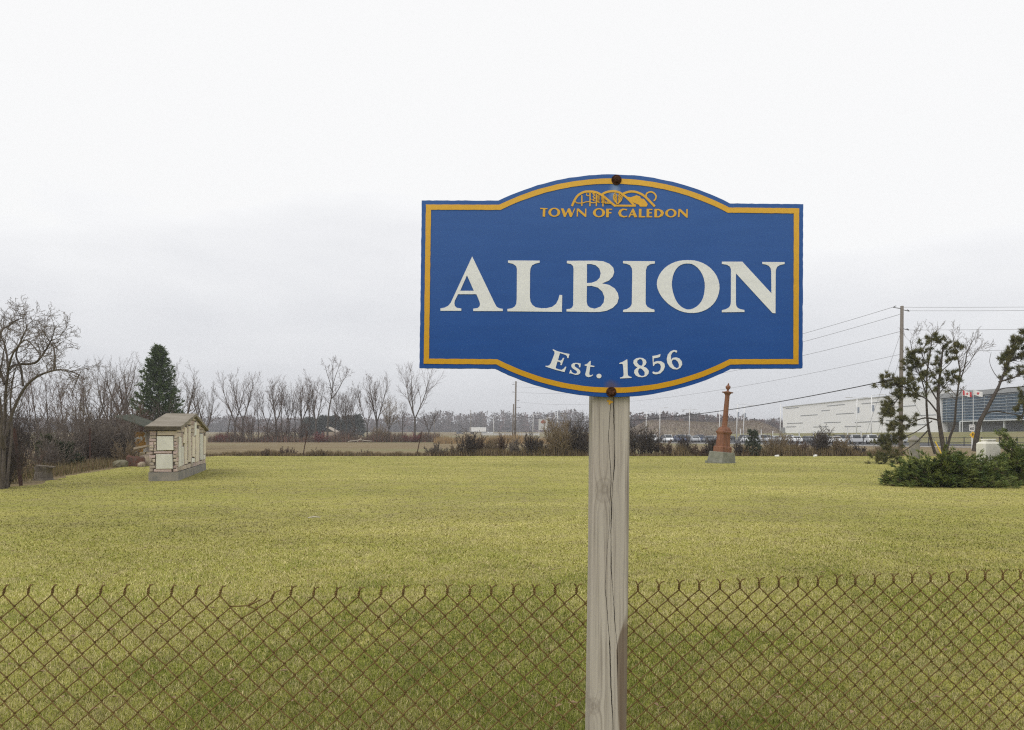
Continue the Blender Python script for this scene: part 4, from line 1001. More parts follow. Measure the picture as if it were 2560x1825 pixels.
# open shelter with a dark green roof, its painted panel and the rubble beneath
SHR = mat('shelter_roof_green', (.05, .055, .042), .9, (.075, .078, .06), 2, spec=.1)
sg = G(352, 48); sh = empty('shelter', sg, 'open shelter with a dark green sloping roof behind the stone memorial', 'shelter')
mb = MB(); ra, rb_ = W(300, 1042, 48.5) - sg, W(392, 1074, 46.8) - sg
rs_ = [[ra + Vector((0, y_, z_)) for y_, z_ in ((-.8, 0), (1.6, .12), (1.6, .20), (-.8, .06))], [rb_ + Vector((0, y_, z_)) for y_, z_ in ((-.8, 0), (1.6, .12), (1.6, .2), (-.8, .06))]]
mb.rings(rs_); mb.build('roof', SHR, sh, local=True)
mb = MB(); mb.box(((rb_.x + .0), .3, rb_.z - .17), (1.1, 1.6, .2)); mb.build('shade_block', mat('shelter_shade', (.03, .027, .025), .9), sh, local=True)  # near-black block standing in for the shade under the roof
for px_, D_, pt in ((333, 47.3, 1056), (392, 47.3, 1074)):
    mb = MB(); t0 = W(px_, pt, D_) - sg; mb.box((t0.x, t0.y, t0.z / 2), (.12, .12, abs(t0.z))); mb.build('corner_post', RUST_POST, sh, local=True)
def panel_mat():
    m = mat('peeling_panel', (.34, .185, .045), .8, (.52, .51, .48), 1.6, lo=.53, hi=.56); return m
pg = G(351, 48); pn = empty('painted_panel', pg, 'weathered panel with peeling ochre and white paint under the shelter roof', 'panel', rz=.1)
mb = MB(); z0, z1 = EYE - (1130 - HY) / F * 48, EYE - (1079 - HY) / F * 48
mb.box((0, 0, (z0 + z1) / 2 ), (.70, .05, z1 - z0)); mb.build('panel_board', panel_mat(), pn, local=True)
mb = MB(); mb.box((.55, .02, (z0 + z1) / 2), (.40, .08, z1 - z0)); mb.build('side_board', mat('grey_board', (.42, .37, .33), .9, (.33, .28, .25), 3), pn, local=True)
mb = MB(); mb.box((-.1, .03, z0 / 2), (.06, .04, z0)); mb.box((.3, .03, z0 / 2), (.06, .04, z0)); mb.build('leg', OLDWOOD, pn, local=True)
RED_ST = mat('red_stone', (.12, .05, .035), .9, (.10, .075, .06), 5, bump=.4); TAN_ST = mat('tan_stone', (.36, .30, .22), .9, (.25, .20, .16), 4, bump=.4)
for k_, (px_, py_, D_, s_, m_, lb) in enumerate((
    (334, 1152, 42, (.30, .3, .38), RED_ST, 'dark red rough stone at the left of the rubble by the memorial'),
    (349, 1148, 41.5, (.28, .25, .36), RED_ST, 'reddish upright stone in the middle of the rubble by the memorial'),
    (362, 1150, 42.2, (.32, .3, .40), TAN_ST, 'tan squared stone of the rubble pile beside the memorial wall'),
    (352, 1166, 41, (.20, .2, .16), TAN_ST, 'small pale stone on the grass in front of the rubble pile'),
    (372, 1158, 42.6, (.28, .28, .42), TAN_ST, 'tall tan stone tucked behind the corner of the memorial'))):
    rock('rubble_stone', G(px_, D_), s_, 10 + k_, m_, lb, 'stone', 'rubble stones beside the memorial')
o = MB(); t0, t1 = W(338, 1121, 42) , W(372, 1114, 42); o.rings([[t0 + Vector((0, y_, z_)) for y_, z_ in ((-.2, -.05), (.2, -.05), (.2, .05), (-.2, .05))], [t1 + Vector((0, y_, z_)) for y_, z_ in ((-.2, -.05), (.2, -.05), (.2, .05), (-.2, .05))]])
tag(o.build('stone_slab', TAN_ST), 'flat tan slab lying across the top of the rubble pile', 'slab', 'rubble stones beside the memorial')
# litter
def bag(px_, D_, seed, label):
    o = rock('plastic_bag', G(px_, D_), (.17, .15, .09), seed, WHITE_PAINT, label, 'litter', 'litter along the hedge'); return o
bag(1942, 60.5, 31, 'crumpled white plastic bag below the hedge right of the monument')
bag(2038, 60.8, 32, 'white litter at the foot of the dark twiggy bush')
mb = MB(); mb.tube([Vector((-3.95, 15.5, .02)), Vector((-3.85, 15.55, .035)), Vector((-3.72, 15.5, .03))], [.012, .016, .008], 5); tag(mb.build('stick', mat('pale_stick', (.5, .46, .38), .9)), 'short pale stick lying on the open lawn', 'stick')

# ------------------------------------------------------------------ trees: branch skeletons turned into tapered limbs
def vadd(a, b, k=1.0): return (a[0] + b[0] * k, a[1] + b[1] * k, a[2] + b[2] * k)
def vnorm(a):
    l_ = math.sqrt(a[0] * a[0] + a[1] * a[1] + a[2] * a[2]) or 1.0
    return (a[0] / l_, a[1] / l_, a[2] / l_)
def tilt_dir(d, ang, az):
    ax = (0, 0, 1) if abs(d[2]) < .9 else (1, 0, 0)
    u_ = vnorm((d[1] * ax[2] - d[2] * ax[1], d[2] * ax[0] - d[0] * ax[2], d[0] * ax[1] - d[1] * ax[0]))
    v_ = (d[1] * u_[2] - d[2] * u_[1], d[2] * u_[0] - d[0] * u_[2], d[0] * u_[1] - d[1] * u_[0])
    c, s = math.cos(ang), math.sin(ang); ca, sa = math.cos(az) * s, math.sin(az) * s
    return vnorm((d[0] * c + u_[0] * ca + v_[0] * sa, d[1] * c + u_[1] * ca + v_[1] * sa, d[2] * c + u_[2] * ca + v_[2] * sa))
class Spec:
    def __init__(s, **k):
        s.n = [9, 7, 5, 4, 3]; s.wob = [.06, .14, .2, .26, .3]; s.up = [.05, .07, .05, .03, .02]; s.start = [.35, .15, .1, .1, .1]
        s.kids = [1.0, 1.0, 1.0, 1.0, 0]; s.ang = [.6, .6, .65, .7, .7]; s.lr = [.55, .5, .5, .5, .5]; s.rr = .62; s.max = 3; s.rmin = .01; s.flat = 1.0; s.taper = .25
        s.__dict__.update(k)
def grow(rr, p, d, L, r, lev, sp, out, tips=None):
    n = sp.n[lev]; sl = L / n; az0 = rr.random() * 6.28
    for i in range(n):
        w = sp.wob[lev]
        d = vnorm((d[0] + rr.gauss(0, w), d[1] + rr.gauss(0, w), d[2] + rr.gauss(0, w) + sp.up[lev]))
        ra = max(sp.rmin, r * (1 - (1 - sp.taper) * i / n)); rb = max(sp.rmin * .8, r * (1 - (1 - sp.taper) * (i + 1) / n))
        q = vadd(p, d, sl); out.append((p, q, ra, rb, lev)); p = q
        if lev < sp.max and (i + .5) / n >= sp.start[lev]:
            k = sp.kids[lev]; k = int(k) + (1 if rr.random() < k - int(k) else 0)
            for _ in range(k):
                az0 += 2.4 + rr.uniform(-.5, .5)
                cd = tilt_dir(d, sp.ang[lev] * rr.uniform(.65, 1.3), az0)
                grow(rr, q, cd, L * sp.lr[lev] * rr.uniform(.6, 1.2) * (1 - .45 * (i + 1) / n), max(sp.rmin, rb * sp.rr), lev + 1, sp, out, tips)
    if tips is not None and lev >= sp.max - 1: tips.append((p, d))
def seg_mesh(name, segs, sides):
    a = np.array([s[0] for s in segs]); b = np.array([s[1] for s in segs]); ra = np.array([s[2] for s in segs]); rb = np.array([s[3] for s in segs])
    t = b - a; ln = np.linalg.norm(t, axis=1, keepdims=True); ln[ln == 0] = 1; t = t / ln
    ax = np.where(np.abs(t[:, 2:3]) < .9, np.array([[0, 0, 1.0]]), np.array([[1.0, 0, 0]]))
    u = np.cross(t, ax); u /= np.linalg.norm(u, axis=1, keepdims=True); v = np.cross(t, u)
    n = len(segs); th = np.arange(sides) * 2 * np.pi / sides
    ring = u[:, None, :] * np.cos(th)[None, :, None] + v[:, None, :] * np.sin(th)[None, :, None]
    A = a[:, None, :] + ring * ra[:, None, None]; B = b[:, None, :] + ring * rb[:, None, None]
    V = np.concatenate([A, B], 1).reshape(-1, 3); base = (np.arange(n) * 2 * sides)[:, None, None]
    k = np.arange(sides); k2 = (k + 1) % sides
    f = np.stack([k, k2, k2 + sides, k + sides], 1)[None] + base
    return np_mesh(name, V, f.reshape(-1, 4), True, 4)
def tree_parts(root, segs, trunk_lev, m_trunk, m_crown, crown='crown'):
    tr = [s for s in segs if s[4] <= trunk_lev]; cr = [s for s in segs if s[4] > trunk_lev]
    if tr: link('trunk', seg_mesh('trunk', tr, 6), m_trunk, root)
    if cr: link(crown, seg_mesh(crown, cr, 3), m_crown, root)

UPRIGHT = dict(n=[10, 7, 4, 3, 3], kids=[1.3, 1.3, 1.3, 1.2, 0], ang=[.42, .5, .6, .7, .7], up=[.05, .10, .07, .04, .02], wob=[.05, .10, .16, .22, .25], start=[.36, .15, .1, .1, .1], lr=[.62, .5, .5, .5, .5], max=3)
def bare_tree(px, base_py, D, top_py, spread_px, label, seed, group, lean=0.0, fork=0, start=None, m=(BARK, TWIG), kids=None, ang=None, maxlev=3, rmin=None, rtrunk=None, curve=None):
    g = G(px, D); H = EYE - (top_py - HY) / F * D - g.z
    o = empty('bare_tree', g, label, 'tree', group)
    rr = random.Random(seed); sp = Spec(**{k: (list(v) if isinstance(v, list) else v) for k, v in UPRIGHT.items()})
    sp.max = maxlev; sp.rmin = rmin or max(.009, D * .00009)
    sw = spread_px / F * D / 2; q = max(.35, min(1.1, math.atan2(sw, H * .55)))
    sp.ang[0] = (ang or max(.5, q * 1.05)); sp.lr[0] = .6
    if start: sp.start[0] = start
    if kids: sp.kids = kids
    r0 = rtrunk or H * .0135; segs = []
    if fork:
        h0 = H * (.22 if D < 140 else .33); p = (0, 0, -.2); q_ = (lean * .3, rr.uniform(-.1, .1), h0)
        segs.append((p, q_, r0, r0 * .9, 0))
        for k_ in range(fork):
            az_ = k_ * 6.283 / fork + rr.uniform(-.4, .4); sp2 = Spec(**sp.__dict__); sp2.start = [.12, .1, .1, .1, .1]; sp2.up = [.10, .10, .06, .04, .02]
            d_ = vnorm((math.cos(az_) * (.42 if D < 140 else .30) * (1 + q) + lean * .2, math.sin(az_) * .3, 1))
            grow(rr, q_, d_, (H - h0) * rr.uniform(.8, 1.0), r0 * .62, 0, sp2, segs)
    elif curve:
        P_ = [Vector((a, 0, z)) for a, z in curve]; P_ = [Vector(p) * H for p in spline([tuple(p) for p in P_], 4)]
        for i in range(len(P_) - 1):
            t = i / len(P_); segs.append((tuple(P_[i]), tuple(P_[i + 1]), r0 * (1 - .7 * t), r0 * (1 - .7 * (i + 1) / len(P_)), 0))
            if t > sp.start[0]:
                for _ in range(2 if rr.random() < .5 else 1):
                    dd_ = tuple((P_[i + 1] - P_[i]).normalized()); grow(rr, tuple(P_[i + 1]), tilt_dir(dd_, sp.ang[0] * rr.uniform(.7, 1.3), rr.random() * 6.28), H * .3 * rr.uniform(.5, 1) * (1.25 - t), r0 * .45 * (1 - .5 * t), 1, sp, segs)
    else:
        grow(rr, (0, 0, -.2), vnorm((lean, rr.uniform(-.05, .05), 1)), H * .93, r0, 0, sp, segs)
    zt = max(s[1][2] for s in segs); k_ = H / zt                        # true height
    segs = [((a[0] * k_, a[1] * k_, a[2] * k_), (b[0] * k_, b[1] * k_, b[2] * k_), ra, rb, lv_) for a, b, ra, rb, lv_ in segs]
    tree_parts(o, segs, 0 if not fork else 0, m[0], m[1]); return o

def shrub(px, D, top_py, width_px, label, seed, group, m=TWIG, stems=22, cat='bush', spreadk=1.0, maxlev=2, name='bare_bush', rk=1.0, bare=.1, dz=0.0, kids=None):
    g = G(px, D); H = EYE - (top_py - HY) / F * D - g.z; wd = width_px / F * D / 2
    o = empty(name, g, label, cat, group); rr = random.Random(seed)
    sp = Spec(n=[5, 3, 2, 2], kids=kids or [1.5, 1.4, 1.0, 0], ang=[.5, .6, .7, .7], up=[.05, .04, .03, .02], wob=[.12, .2, .25, .3], start=[bare, .1, .1, .1], lr=[.5, .5, .5, .5], max=maxlev, rmin=max(.005, min(D, 80) * .00015) * rk)
    segs = []
    for i in range(stems):
        a = rr.random() * 6.283; b = math.sqrt(rr.random()); bx, by = math.cos(a) * wd * .45 * b, math.sin(a) * wd * .4 * b
        out_ = math.cos(a) * b * wd / max(.3, H) * .8 * spreadk, math.sin(a) * b * wd / max(.3, H) * .6
        L = H * rr.uniform(.55, 1.0) * (1.05 - .35 * b)
        grow(rr, (bx, by, -.05), vnorm((out_[0], out_[1], 1)), L, max(.012, H * .008) * rr.uniform(.7, 1.3), 0, sp, segs)
    zt = sorted(s[1][2] for s in segs)[int(len(segs) * .995)]; k_ = H / zt
    segs = [((a[0], a[1], a[2] * k_), (b[0], b[1], b[2] * k_), ra, rb, lv_) for a, b, ra, rb, lv_ in segs]
    link('stems', seg_mesh('stems', [s for s in segs if s[4] == 0], 4), m, o); link('twigs', seg_mesh('twigs', [s for s in segs if s[4] > 0], 3), m, o)
    return o

# --- the big bare tree at the left edge (two crooked trunks)
def limbs_tree(root_g, limbs, seed, label, D, m, sp, spawn=(.2, 1.0, 2.0), cat='tree', lenk=1.0, name='bare_tree', group=None):
    """limbs: list of (px, py, dY) polylines with start and end radii; sub-branches spawn along them"""
    o = empty(name, root_g, label, cat, group); rr = random.Random(seed); segs = []
    for pts, r0, r1, bl in limbs:
        P_ = [W(a, b, D + c) - root_g for a, b, c in pts]; P_ = [Vector(p) for p in spline([tuple(p) for p in P_], 5)]
        n = len(P_)
        for i in range(n - 1):
            ra = r0 + (r1 - r0) * i / n; rb = r0 + (r1 - r0) * (i + 1) / n
            segs.append((tuple(P_[i]), tuple(P_[i + 1]), ra, rb, 0))
            if i / n > spawn[0]:
                k = spawn[1] * bl; k = int(k) + (1 if rr.random() < k - int(k) else 0)
                for _ in range(k):
                    d_ = tilt_dir(tuple((P_[i + 1] - P_[i]).normalized()), rr.uniform(.5, 1.15), rr.random() * 6.283)
                    grow(rr, tuple(P_[i + 1]), d_, spawn[2] * rr.uniform(.5, 1.15) * lenk, max(sp.rmin, rb * .55), 1, sp, segs)
    tree_parts(o, segs, 0, m[0], m[1]); return o
sp0 = Spec(n=[8, 7, 5, 4, 3], wob=[.1, .22, .28, .3, .3], up=[.05, .05, .03, .02, 0], kids=[1, 1.0, 1.0, .8, 0], ang=[.7, .8, .8, .8, .8], lr=[.5, .55, .5, .5, .5], start=[.1, .1, .1, .1, .1], max=3, rmin=.0048)
limbs_tree(G(8, 24.2), [
    ([(8, 1226, 0), (9, 1150, 0), (12, 1060, .1), (14, 985, 0), (20, 925, -.2), (14, 870, 0), (4, 845, .3), (-8, 815, .2)], .06, .012, 1.0),
    ([(15, 1090, 0), (28, 1040, .1), (58, 975, .1), (92, 942, 0), (135, 926, -.2), (165, 926, -.3), (195, 936, -.4), (192, 950, -.4), (178, 990, -.3)], .048, .008, .7),
    ([(20, 925, -.2), (40, 912, .3), (85, 908, .5), (104, 890, .4), (122, 862, .3), (132, 840, .2), (138, 815, .1)], .05, .009, 1.0),
    ([(135, 926, -.2), (137, 895, -.1), (134, 868, .1), (125, 855, .2), (110, 830, .2)], .036, .008, .9),
    ([(58, 965, .1), (52, 920, .3), (40, 885, .3), (58, 840, .3), (66, 820, .2), (64, 806, .1)], .036, .008, 1.0),
    ([(18, 935, -.2), (28, 895, -.6), (42, 870, -.8), (66, 850, -.9), (95, 880, -1.0), (110, 905, -1.0)], .036, .008, .9),
    ([(12, 960, 0), (-6, 900, .5), (2, 830, .8), (22, 815, .8), (42, 800, .7), (62, 795, .6)], .05, .009, 1.0),
    ([(16, 1224, .1), (24, 1140, .3), (30, 1070, .5), (26, 1000, .6), (34, 940, .6), (46, 905, .6)], .045, .01, .9),
    ([(2, 1224, -.2), (-2, 1130, -.3), (4, 1040, -.3), (-4, 960, -.3), (6, 900, -.2), (14, 850, -.1)], .05, .01, .9),
    ([(10, 1120, 0), (-10, 1040, -.4), (-30, 960, -.6), (-40, 880, -.5), (-30, 820, -.4)], .075, .014, 1.0)],
    7, 'big crooked bare tree with dense twigs at the left edge of the lawn', 24.2, (mat('bark_mid', (.075, .062, .052), .9, (.12, .10, .085), 6, bump=.3), TWIG), sp0, (.34, 1.0, .78))
shrub(4, 24.8, 1060, 80, 'dark leafless suckers round the foot of the big left tree', 61, None, TWIG_DARK, 34, maxlev=2, rk=1.0, kids=[2, 1.5, 0, 0])
shrub(-12, 27, 960, 170, 'tall dark brush crowding behind the big left tree at the frame edge', 62, None, TWIG_DARK, 40, maxlev=2, rk=1.1, kids=[2, 1.6, 0, 0])

# --- left thicket, nearest first
for px, D, top, wd, m_, st, lb in (
    (62, 31, 1110, 90, TWIG_BROWN, 16, 'low reddish brown bush behind the leaning left fence post'),
    (128, 36, 1075, 120, TWIG, 24, 'grey leafless bush behind the tree stump'),
    (215, 43, 1015, 120, TWIG, 46, 'dense grey thicket bush around the upright left fence post'),
    (280, 46, 1035, 110, TWIG, 40, 'dense grey thicket bush between fence post and green shelter'),
    (308, 44.5, 1030, 64, TWIG, 30, 'grey twiggy bush in front of the left end of the shelter roof'),
    (250, 52, 1000, 120, TWIG_DARK, 40, 'tall dark leafless bush at the top of the left thicket'),
    (150, 55, 1015, 140, TWIG, 40, 'wide grey leafless bush left of the thicket crest'),
    (60, 56, 1025, 130, TWIG_DARK, 36, 'dark leafless bush seen through the big left tree'),
    (320, 62, 1010, 110, TWIG_BROWN, 44, 'brown leafless bush above the green shelter roof'),
    (400, 70, 1010, 110, TWIG_DARK, 50, 'dark brushy bush at the foot of the spruce'),
    (460, 74, 1035, 70, TWIG_BROWN, 30, 'low brown brush right of the spruce foot'),
    (190, 44, 1085, 90, TWIG_TAN, 20, 'tan weedy bush at the lawn edge between stump and fence post'),
    (310, 43, 1100, 60, TWIG_TAN, 20, 'small tan bush behind the mossy boulder')):
    shrub(px, D, top, wd, lb, int(px * 7 + D), 'leafless bushes of the left thicket', m_, st, maxlev=2, bare=.05, kids=[2.0, 1.6, 1.0, 0], rk=1.5)
# slim saplings behind the thicket
SAPL = ['slim grey sapling, leftmost of those seen through the big left tree', 'slim grey sapling, second from the left behind the big left tree', 'tallest slim sapling seen through the middle of the big left tree',
        'slim sapling behind the arching limb of the big left tree', 'short slim sapling just right of the arching limb\'s bend', 'slim sapling at the drooping tip of the big left tree\'s limb', 'short sapling clear of the big left tree, on its right',
        'slim sapling directly left of the thin forked tree', 'short slim sapling under the limbs of the slanting bare tree', 'short sapling at the foot of the wide spreading bare tree', 'lowest sapling, above the upright left fence post']
for k_, (px, top, D) in enumerate(((40, 905, 66), (72, 915, 68), (96, 880, 72), (118, 900, 70), (142, 925, 66), (165, 915, 72), (182, 930, 66), (205, 925, 70), (262, 935, 76), (285, 925, 78), (210, 948, 62))):
    bare_tree(px, 1110, D, top, 46, SAPL[k_], 300 + k_, 'saplings behind the left thicket', 0.0, start=.3, m=(BARK, TWIG_BROWN), rmin=.009, rtrunk=.07, kids=[1.5, 1.2, 1.0, 0, 0])
bare_tree(236, 1100, 95, 893, 90, 'thin forked bare tree left of the wide bare tree', 41, 'bare trees round the spruce', fork=2, rtrunk=.17)
bare_tree(322, 1100, 102, 876, 210, 'wide spreading bare tree just left of the dark spruce', 47, 'bare trees round the spruce', fork=4, rtrunk=.26, kids=[1.2, 1.2, 1.1, 0, 0])
bare_tree(283, 1100, 108, 888, 130, 'bare tree with slanting limbs left of the spreading one', 44, 'bare trees round the spruce', fork=3, rtrunk=.2, lean=-.25)
bare_tree(452, 1100, 105, 892, 100, 'bare tree with fine twigs close on the right of the spruce', 45, 'bare trees round the spruce', fork=3, rtrunk=.22, kids=[1.3, 1.3, 1.1, 0, 0])
bare_tree(512, 1100, 120, 930, 95, 'lone bare tree with a curved trunk right of the spruce', 49, 'bare trees round the spruce', fork=3, rtrunk=.18)

# --- dark spruce
def needles(pts, dirs, size, wid, n_each, rr_, name, m, root, droop=.0):
    P_ = np.repeat(np.asarray(pts), n_each, 0); Dr = np.repeat(np.asarray(dirs), n_each, 0); n = len(P_)
    jit = rr_.normal(0, .55, (n, 3)); d_ = Dr + jit; d_[:, 2] -= droop; d_ /= np.linalg.norm(d_, axis=1, keepdims=True) + 1e-9
    side = np.cross(d_, rr_.normal(0, 1, (n, 3))); side /= np.linalg.norm(side, axis=1, keepdims=True) + 1e-9
    sz = size * rr_.uniform(.6, 1.3, (n, 1)); w_ = wid * rr_.uniform(.7, 1.3, (n, 1))
    b_ = P_ + rr_.normal(0, size * .18, (n, 3))
    V = np.stack([b_ - side * w_, b_ + side * w_, b_ + d_ * sz], 1).reshape(-1, 3)
    return link(name, np_mesh(name, V, np.arange(n * 3).reshape(-1, 3)), m, root)
SPRUCE = mat('spruce_needles', (.045, .08, .024), .8, (.085, .12, .036), 1.3)
PINE = mat('pine_needles', (.075, .085, .026), .8, (.135, .12, .045), 2.5)
JUNI = mat('juniper_scales', (.055, .092, .024), .8, (.16, .18, .042), 3.0)
JUNI2 = mat('juniper_brown', (.10, .075, .04), .85, (.07, .055, .035), 3.0)
def spruce():
    D = 92; g = G(396, D); H = EYE - (866 - HY) / F * D; o = empty('spruce', g, 'tall dark green spruce rising above the left thicket', 'tree')
    rr = random.Random(2); segs = [((0, 0, -.2), (0, 0, H * .97), .22, .03, 0)]; pts = []; dirs = []
    n = 170
    for i in range(n):
        t = (i + rr.random()) / n; z = H * (.20 + .79 * t); Rm = 3.0 * (1 - t) ** .78 * (.62 + .5 * rr.random()) + .15
        if t < .15: Rm *= .8 + t
        a = i * 2.39996 + rr.uniform(-.3, .3); rise = .25 + .5 * t; dx, dy = math.cos(a), math.sin(a)
        p = (0, 0, z); k = max(3, int(Rm / .35))
        for j in range(k):
            s = (j + 1) / k; q = (dx * Rm * s, dy * Rm * s, z + Rm * (rise * s - .45 * s * (1 - s)) - .1 * Rm * s)
            segs.append((p, q, .035 * (1 - s) + .012, .035 * (1 - s) + .008, 1)); p = q
            if s > .25:
                for _ in range(3):
                    off = rr.uniform(-.22, .22) * Rm * (1.1 - s * .6)
                    pts.append((q[0] - dy * off + rr.gauss(0, .07), q[1] + dx * off + rr.gauss(0, .07), q[2] + rr.gauss(0, .07))); dirs.append((dx, dy, .35 + .3 * t))
    tree_parts(o, segs, 0, BARK_DARK, BARK_DARK, 'branches')
    needles(pts, dirs, .40, .055, 8, np.random.default_rng(3), 'needles', SPRUCE, o)
spruce()

# --- row of bare trees across the field
ROW = 'row of bare trees across the field'
for px, D, top, sp_, fork, seed, lb in (
    (566, 186, 955, 26, 0, 51, 'thin upright bare tree, leftmost pole of the row across the field'),
    (587, 188, 925, 52, 2, 52, 'narrow bare tree at the left end of the row across the field'),
    (607, 190, 916, 110, 2, 53, 'bare tree forking low into a wide V near the left end of the row'),
    (668, 192, 955, 50, 2, 54, 'short bare tree rising from the big brown bush'),
    (690, 189, 934, 70, 3, 55, 'leaning many-stemmed bare tree right of the big brown bush'),
    (722, 194, 950, 50, 3, 62, 'grey bare tree with several thin stems left of the red bush'),
    (754, 190, 932, 64, 3, 56, 'upright bare tree with a feathery crown left of the red bush'),
    (790, 188, 922, 56, 3, 57, 'straight bare tree standing directly behind the red bush'),
    (852, 195, 962, 44, 2, 58, 'slender bare tree between the curving tree and the rounded crown'),
    (866, 190, 950, 76, 4, 59, 'bare tree with a dense rounded crown right of the curving trunk'),
    (918, 190, 962, 44, 2, 60, 'small bare tree with a short forked crown in the middle of the row'),
    (942, 192, 926, 90, 3, 61, 'tall slim bare tree with a wide airy crown near the row\'s middle'),
    (1037, 186, 898, 120, 3, 63, 'tall leaning bare tree below the left corner of the sign'),
    (1072, 190, 1018, 36, 2, 64, 'small bare tree, last at the right end of the row')):
    bare_tree(px, 1105, D, top, sp_, lb, seed, ROW, fork=fork, rtrunk=.26 if top < 945 else .18, lean=.12 if px in (690, 1037) else 0.0, kids=[1.3, 1.25, 1.1, .0, 0], m=(BARK, TWIG_BROWN), rmin=.0135)
limbs_tree(G(818, 188), [([(818.0, 1105.0, 0.0), (818.6, 1084.6, 0.0), (820.0, 1058.7, 0.0), (822.1, 1028.8, 0.0), (826.8, 1001.5, 0.0), (830.8, 977.0, 0.0), (832.2, 949.8, 0.5), (831.7, 925.3, 0.5), (829.5, 909.0, 0.6)], 0.26, 0.04, 0.7),
    ([(830.0, 979.8, 0.0), (825.4, 958.0, -1.0), (818.6, 936.2, -1.0), (813.1, 917.2, -1.2)], 0.12, 0.03, 0.9),
    ([(827.8, 997.5, 0.0), (837.6, 986.6, 0.6), (847.2, 971.6, 1.0), (855.3, 955.3, 1.0), (863.5, 943.0, 1.2), (868.1, 936.8, 1.0)], 0.14, 0.03, 0.9),
    ([(831.7, 966.2, 0.3), (838.2, 941.7, 0.8), (844.4, 925.3, 1.0), (847.4, 913.1, 1.0)], 0.09, 0.03, 0.9),
    ([(831.1, 974.3, 0.0), (822.7, 968.9, -1.0), (814.5, 968.9, -1.4)], 0.06, 0.02, 0.8),
    ([(821.9, 1028.8, 0.0), (815.9, 1012.4, 0.6), (813.1, 996.1, 0.8)], 0.05, 0.02, 0.8)],
    66, 'tallest bare tree of the row, its trunk curving like an S', 188, (BARK, TWIG_BROWN), Spec(n=[8, 6, 4, 3], wob=[.1, .14, .2, .2], up=[.05, .1, .06, .02], kids=[1, 1.1, 1.0, 0], ang=[.6, .6, .65, .6], start=[.1, .15, .1, .1], lr=[.5, .5, .5, .5], max=3, rmin=.016), (.4, .9, 2.6), group=ROW)
for px, D, top, seed, lb in ((628, 196, 985, 161, 'thin bare sapling over the big brown bush, its left one'), (646, 197, 972, 162, 'thin bare sapling over the big brown bush, its right one'), (706, 196, 945, 163, 'thin straight bare tree right of the leaning many-stemmed one'),
    (737, 197, 965, 164, 'slim bare tree half way to the red bush'), (773, 198, 960, 165, 'slim bare tree between the feathery and the straight one'), (838, 197, 985, 166, 'thin low bare tree right at the curving trunk'),
    (890, 197, 985, 167, 'thin grey bare tree between the rounded crown and the short forked one'), (1006, 196, 1000, 168, 'thin low bare tree between the twig fans and the leaning tree')):
    bare_tree(px, 1105, D, top, 40, lb, seed, ROW, rtrunk=.15, start=.3, kids=[1.6, 1.2, .9, 0, 0], m=(BARK, TWIG_BROWN), rmin=.014)
bare_tree(972, 1105, 186, 988, 110, 'low wide bare tree with arching fans of twigs', 67, ROW, fork=5, rtrunk=.16, kids=[1.2, 1.2, .8, 0, 0], m=(BARK, TWIG_TAN), rmin=.015)
for px, D, top, wd, m_, lb in (
    (632, 184, 1032, 130, TWIG_BROWN, 'big brown leafless bush under the left trees of the row'),
    (700, 188, 1040, 90, TWIG_BROWN, 'brown brush at the foot of the many-stemmed tree'),
    (752, 190, 1050, 80, TWIG_BROWN, 'dull brown brush left of the red bush'),
    (802, 183, 1078, 62, TWIG_RED, 'crimson leafless bush under the row of trees'),
    (1028, 183, 1080, 58, TWIG_RED, 'dull red bush at the foot of the leaning tree below the sign'),
    (870, 189, 1068, 90, TWIG_BROWN, 'low brown brush right of the crimson bush'),
    (948, 186, 1062, 70, TWIG_TAN, 'tan brush beneath the tall slim tree'),
    (552, 184, 1085, 40, TWIG_RED, 'small reddish brush at the left end of the tree row'),
    (1060, 187, 1082, 70, TWIG_BROWN, 'brown brush at the right end of the tree row')):
    shrub(px, D, top, wd, lb, int(px * 3), 'brush under the far tree row', m_, 24, maxlev=2, bare=.03, kids=[2.0, 1.5, 0, 0], rk=2.3)
mb = MB()
for a, b in (((870, 1104), (905, 1099)), ((896, 1100), (930, 1103)), ((903, 1096), (893, 1104))): mb.tube([W(a[0], a[1], 181), W(b[0], b[1], 180.6)], [.14, .1], 5)
tag(mb.build('fallen_branches', mat('bleached_wood', (.33, .29, .24), .9)), 'bleached fallen branches lying at the field edge under the tree row', 'branches')
# evergreens behind the row
def evergreen(px, D, top, wd, label, seed):
    g = G(px, D); H = EYE - (top - HY) / F * D - g.z; o = empty('evergreen_tree', g, label, 'tree', 'dark evergreens behind the bare tree row'); rr = np.random.default_rng(seed)
    link('trunk', seg_mesh('trunk', [((0, 0, -.2), (0, 0, H * .9), .3, .05, 0)], 6), BARK_DARK, o)
    n = 170; t = rr.random(n) ** .8; rad = wd / F * D / 2 * np.sqrt(np.clip(1 - t ** 2.2, .02, 1)) * rr.uniform(.4, 1, n); a = rr.random(n) * 6.283
    pts = np.stack([rad * np.cos(a), rad * np.sin(a), H * (.06 + .92 * t)], 1); dirs = np.stack([np.cos(a), np.sin(a), .5 + 0 * a], 1)
    needles(pts, dirs, 1.5, .35, 7, rr, 'foliage', mat('evergreen_far', (.055, .062, .048), .85, (.075, .08, .06), .3), o)
for k_, (px, top, wd) in enumerate(((775, 1046, 40), (808, 1042, 36), (838, 1040, 42), (868, 1043, 34), (893, 1040, 36))):
    evergreen(px, 330, top, wd, ['dark round evergreen left of the curving tree, behind the row', 'dark evergreen behind the gap left of the curving tree', 'broad dark evergreen just right of the curving trunk', 'dark evergreen behind the rounded bare crown', 'dark evergreen in the gap right of the rounded bare crown'][k_], 70 + k_)

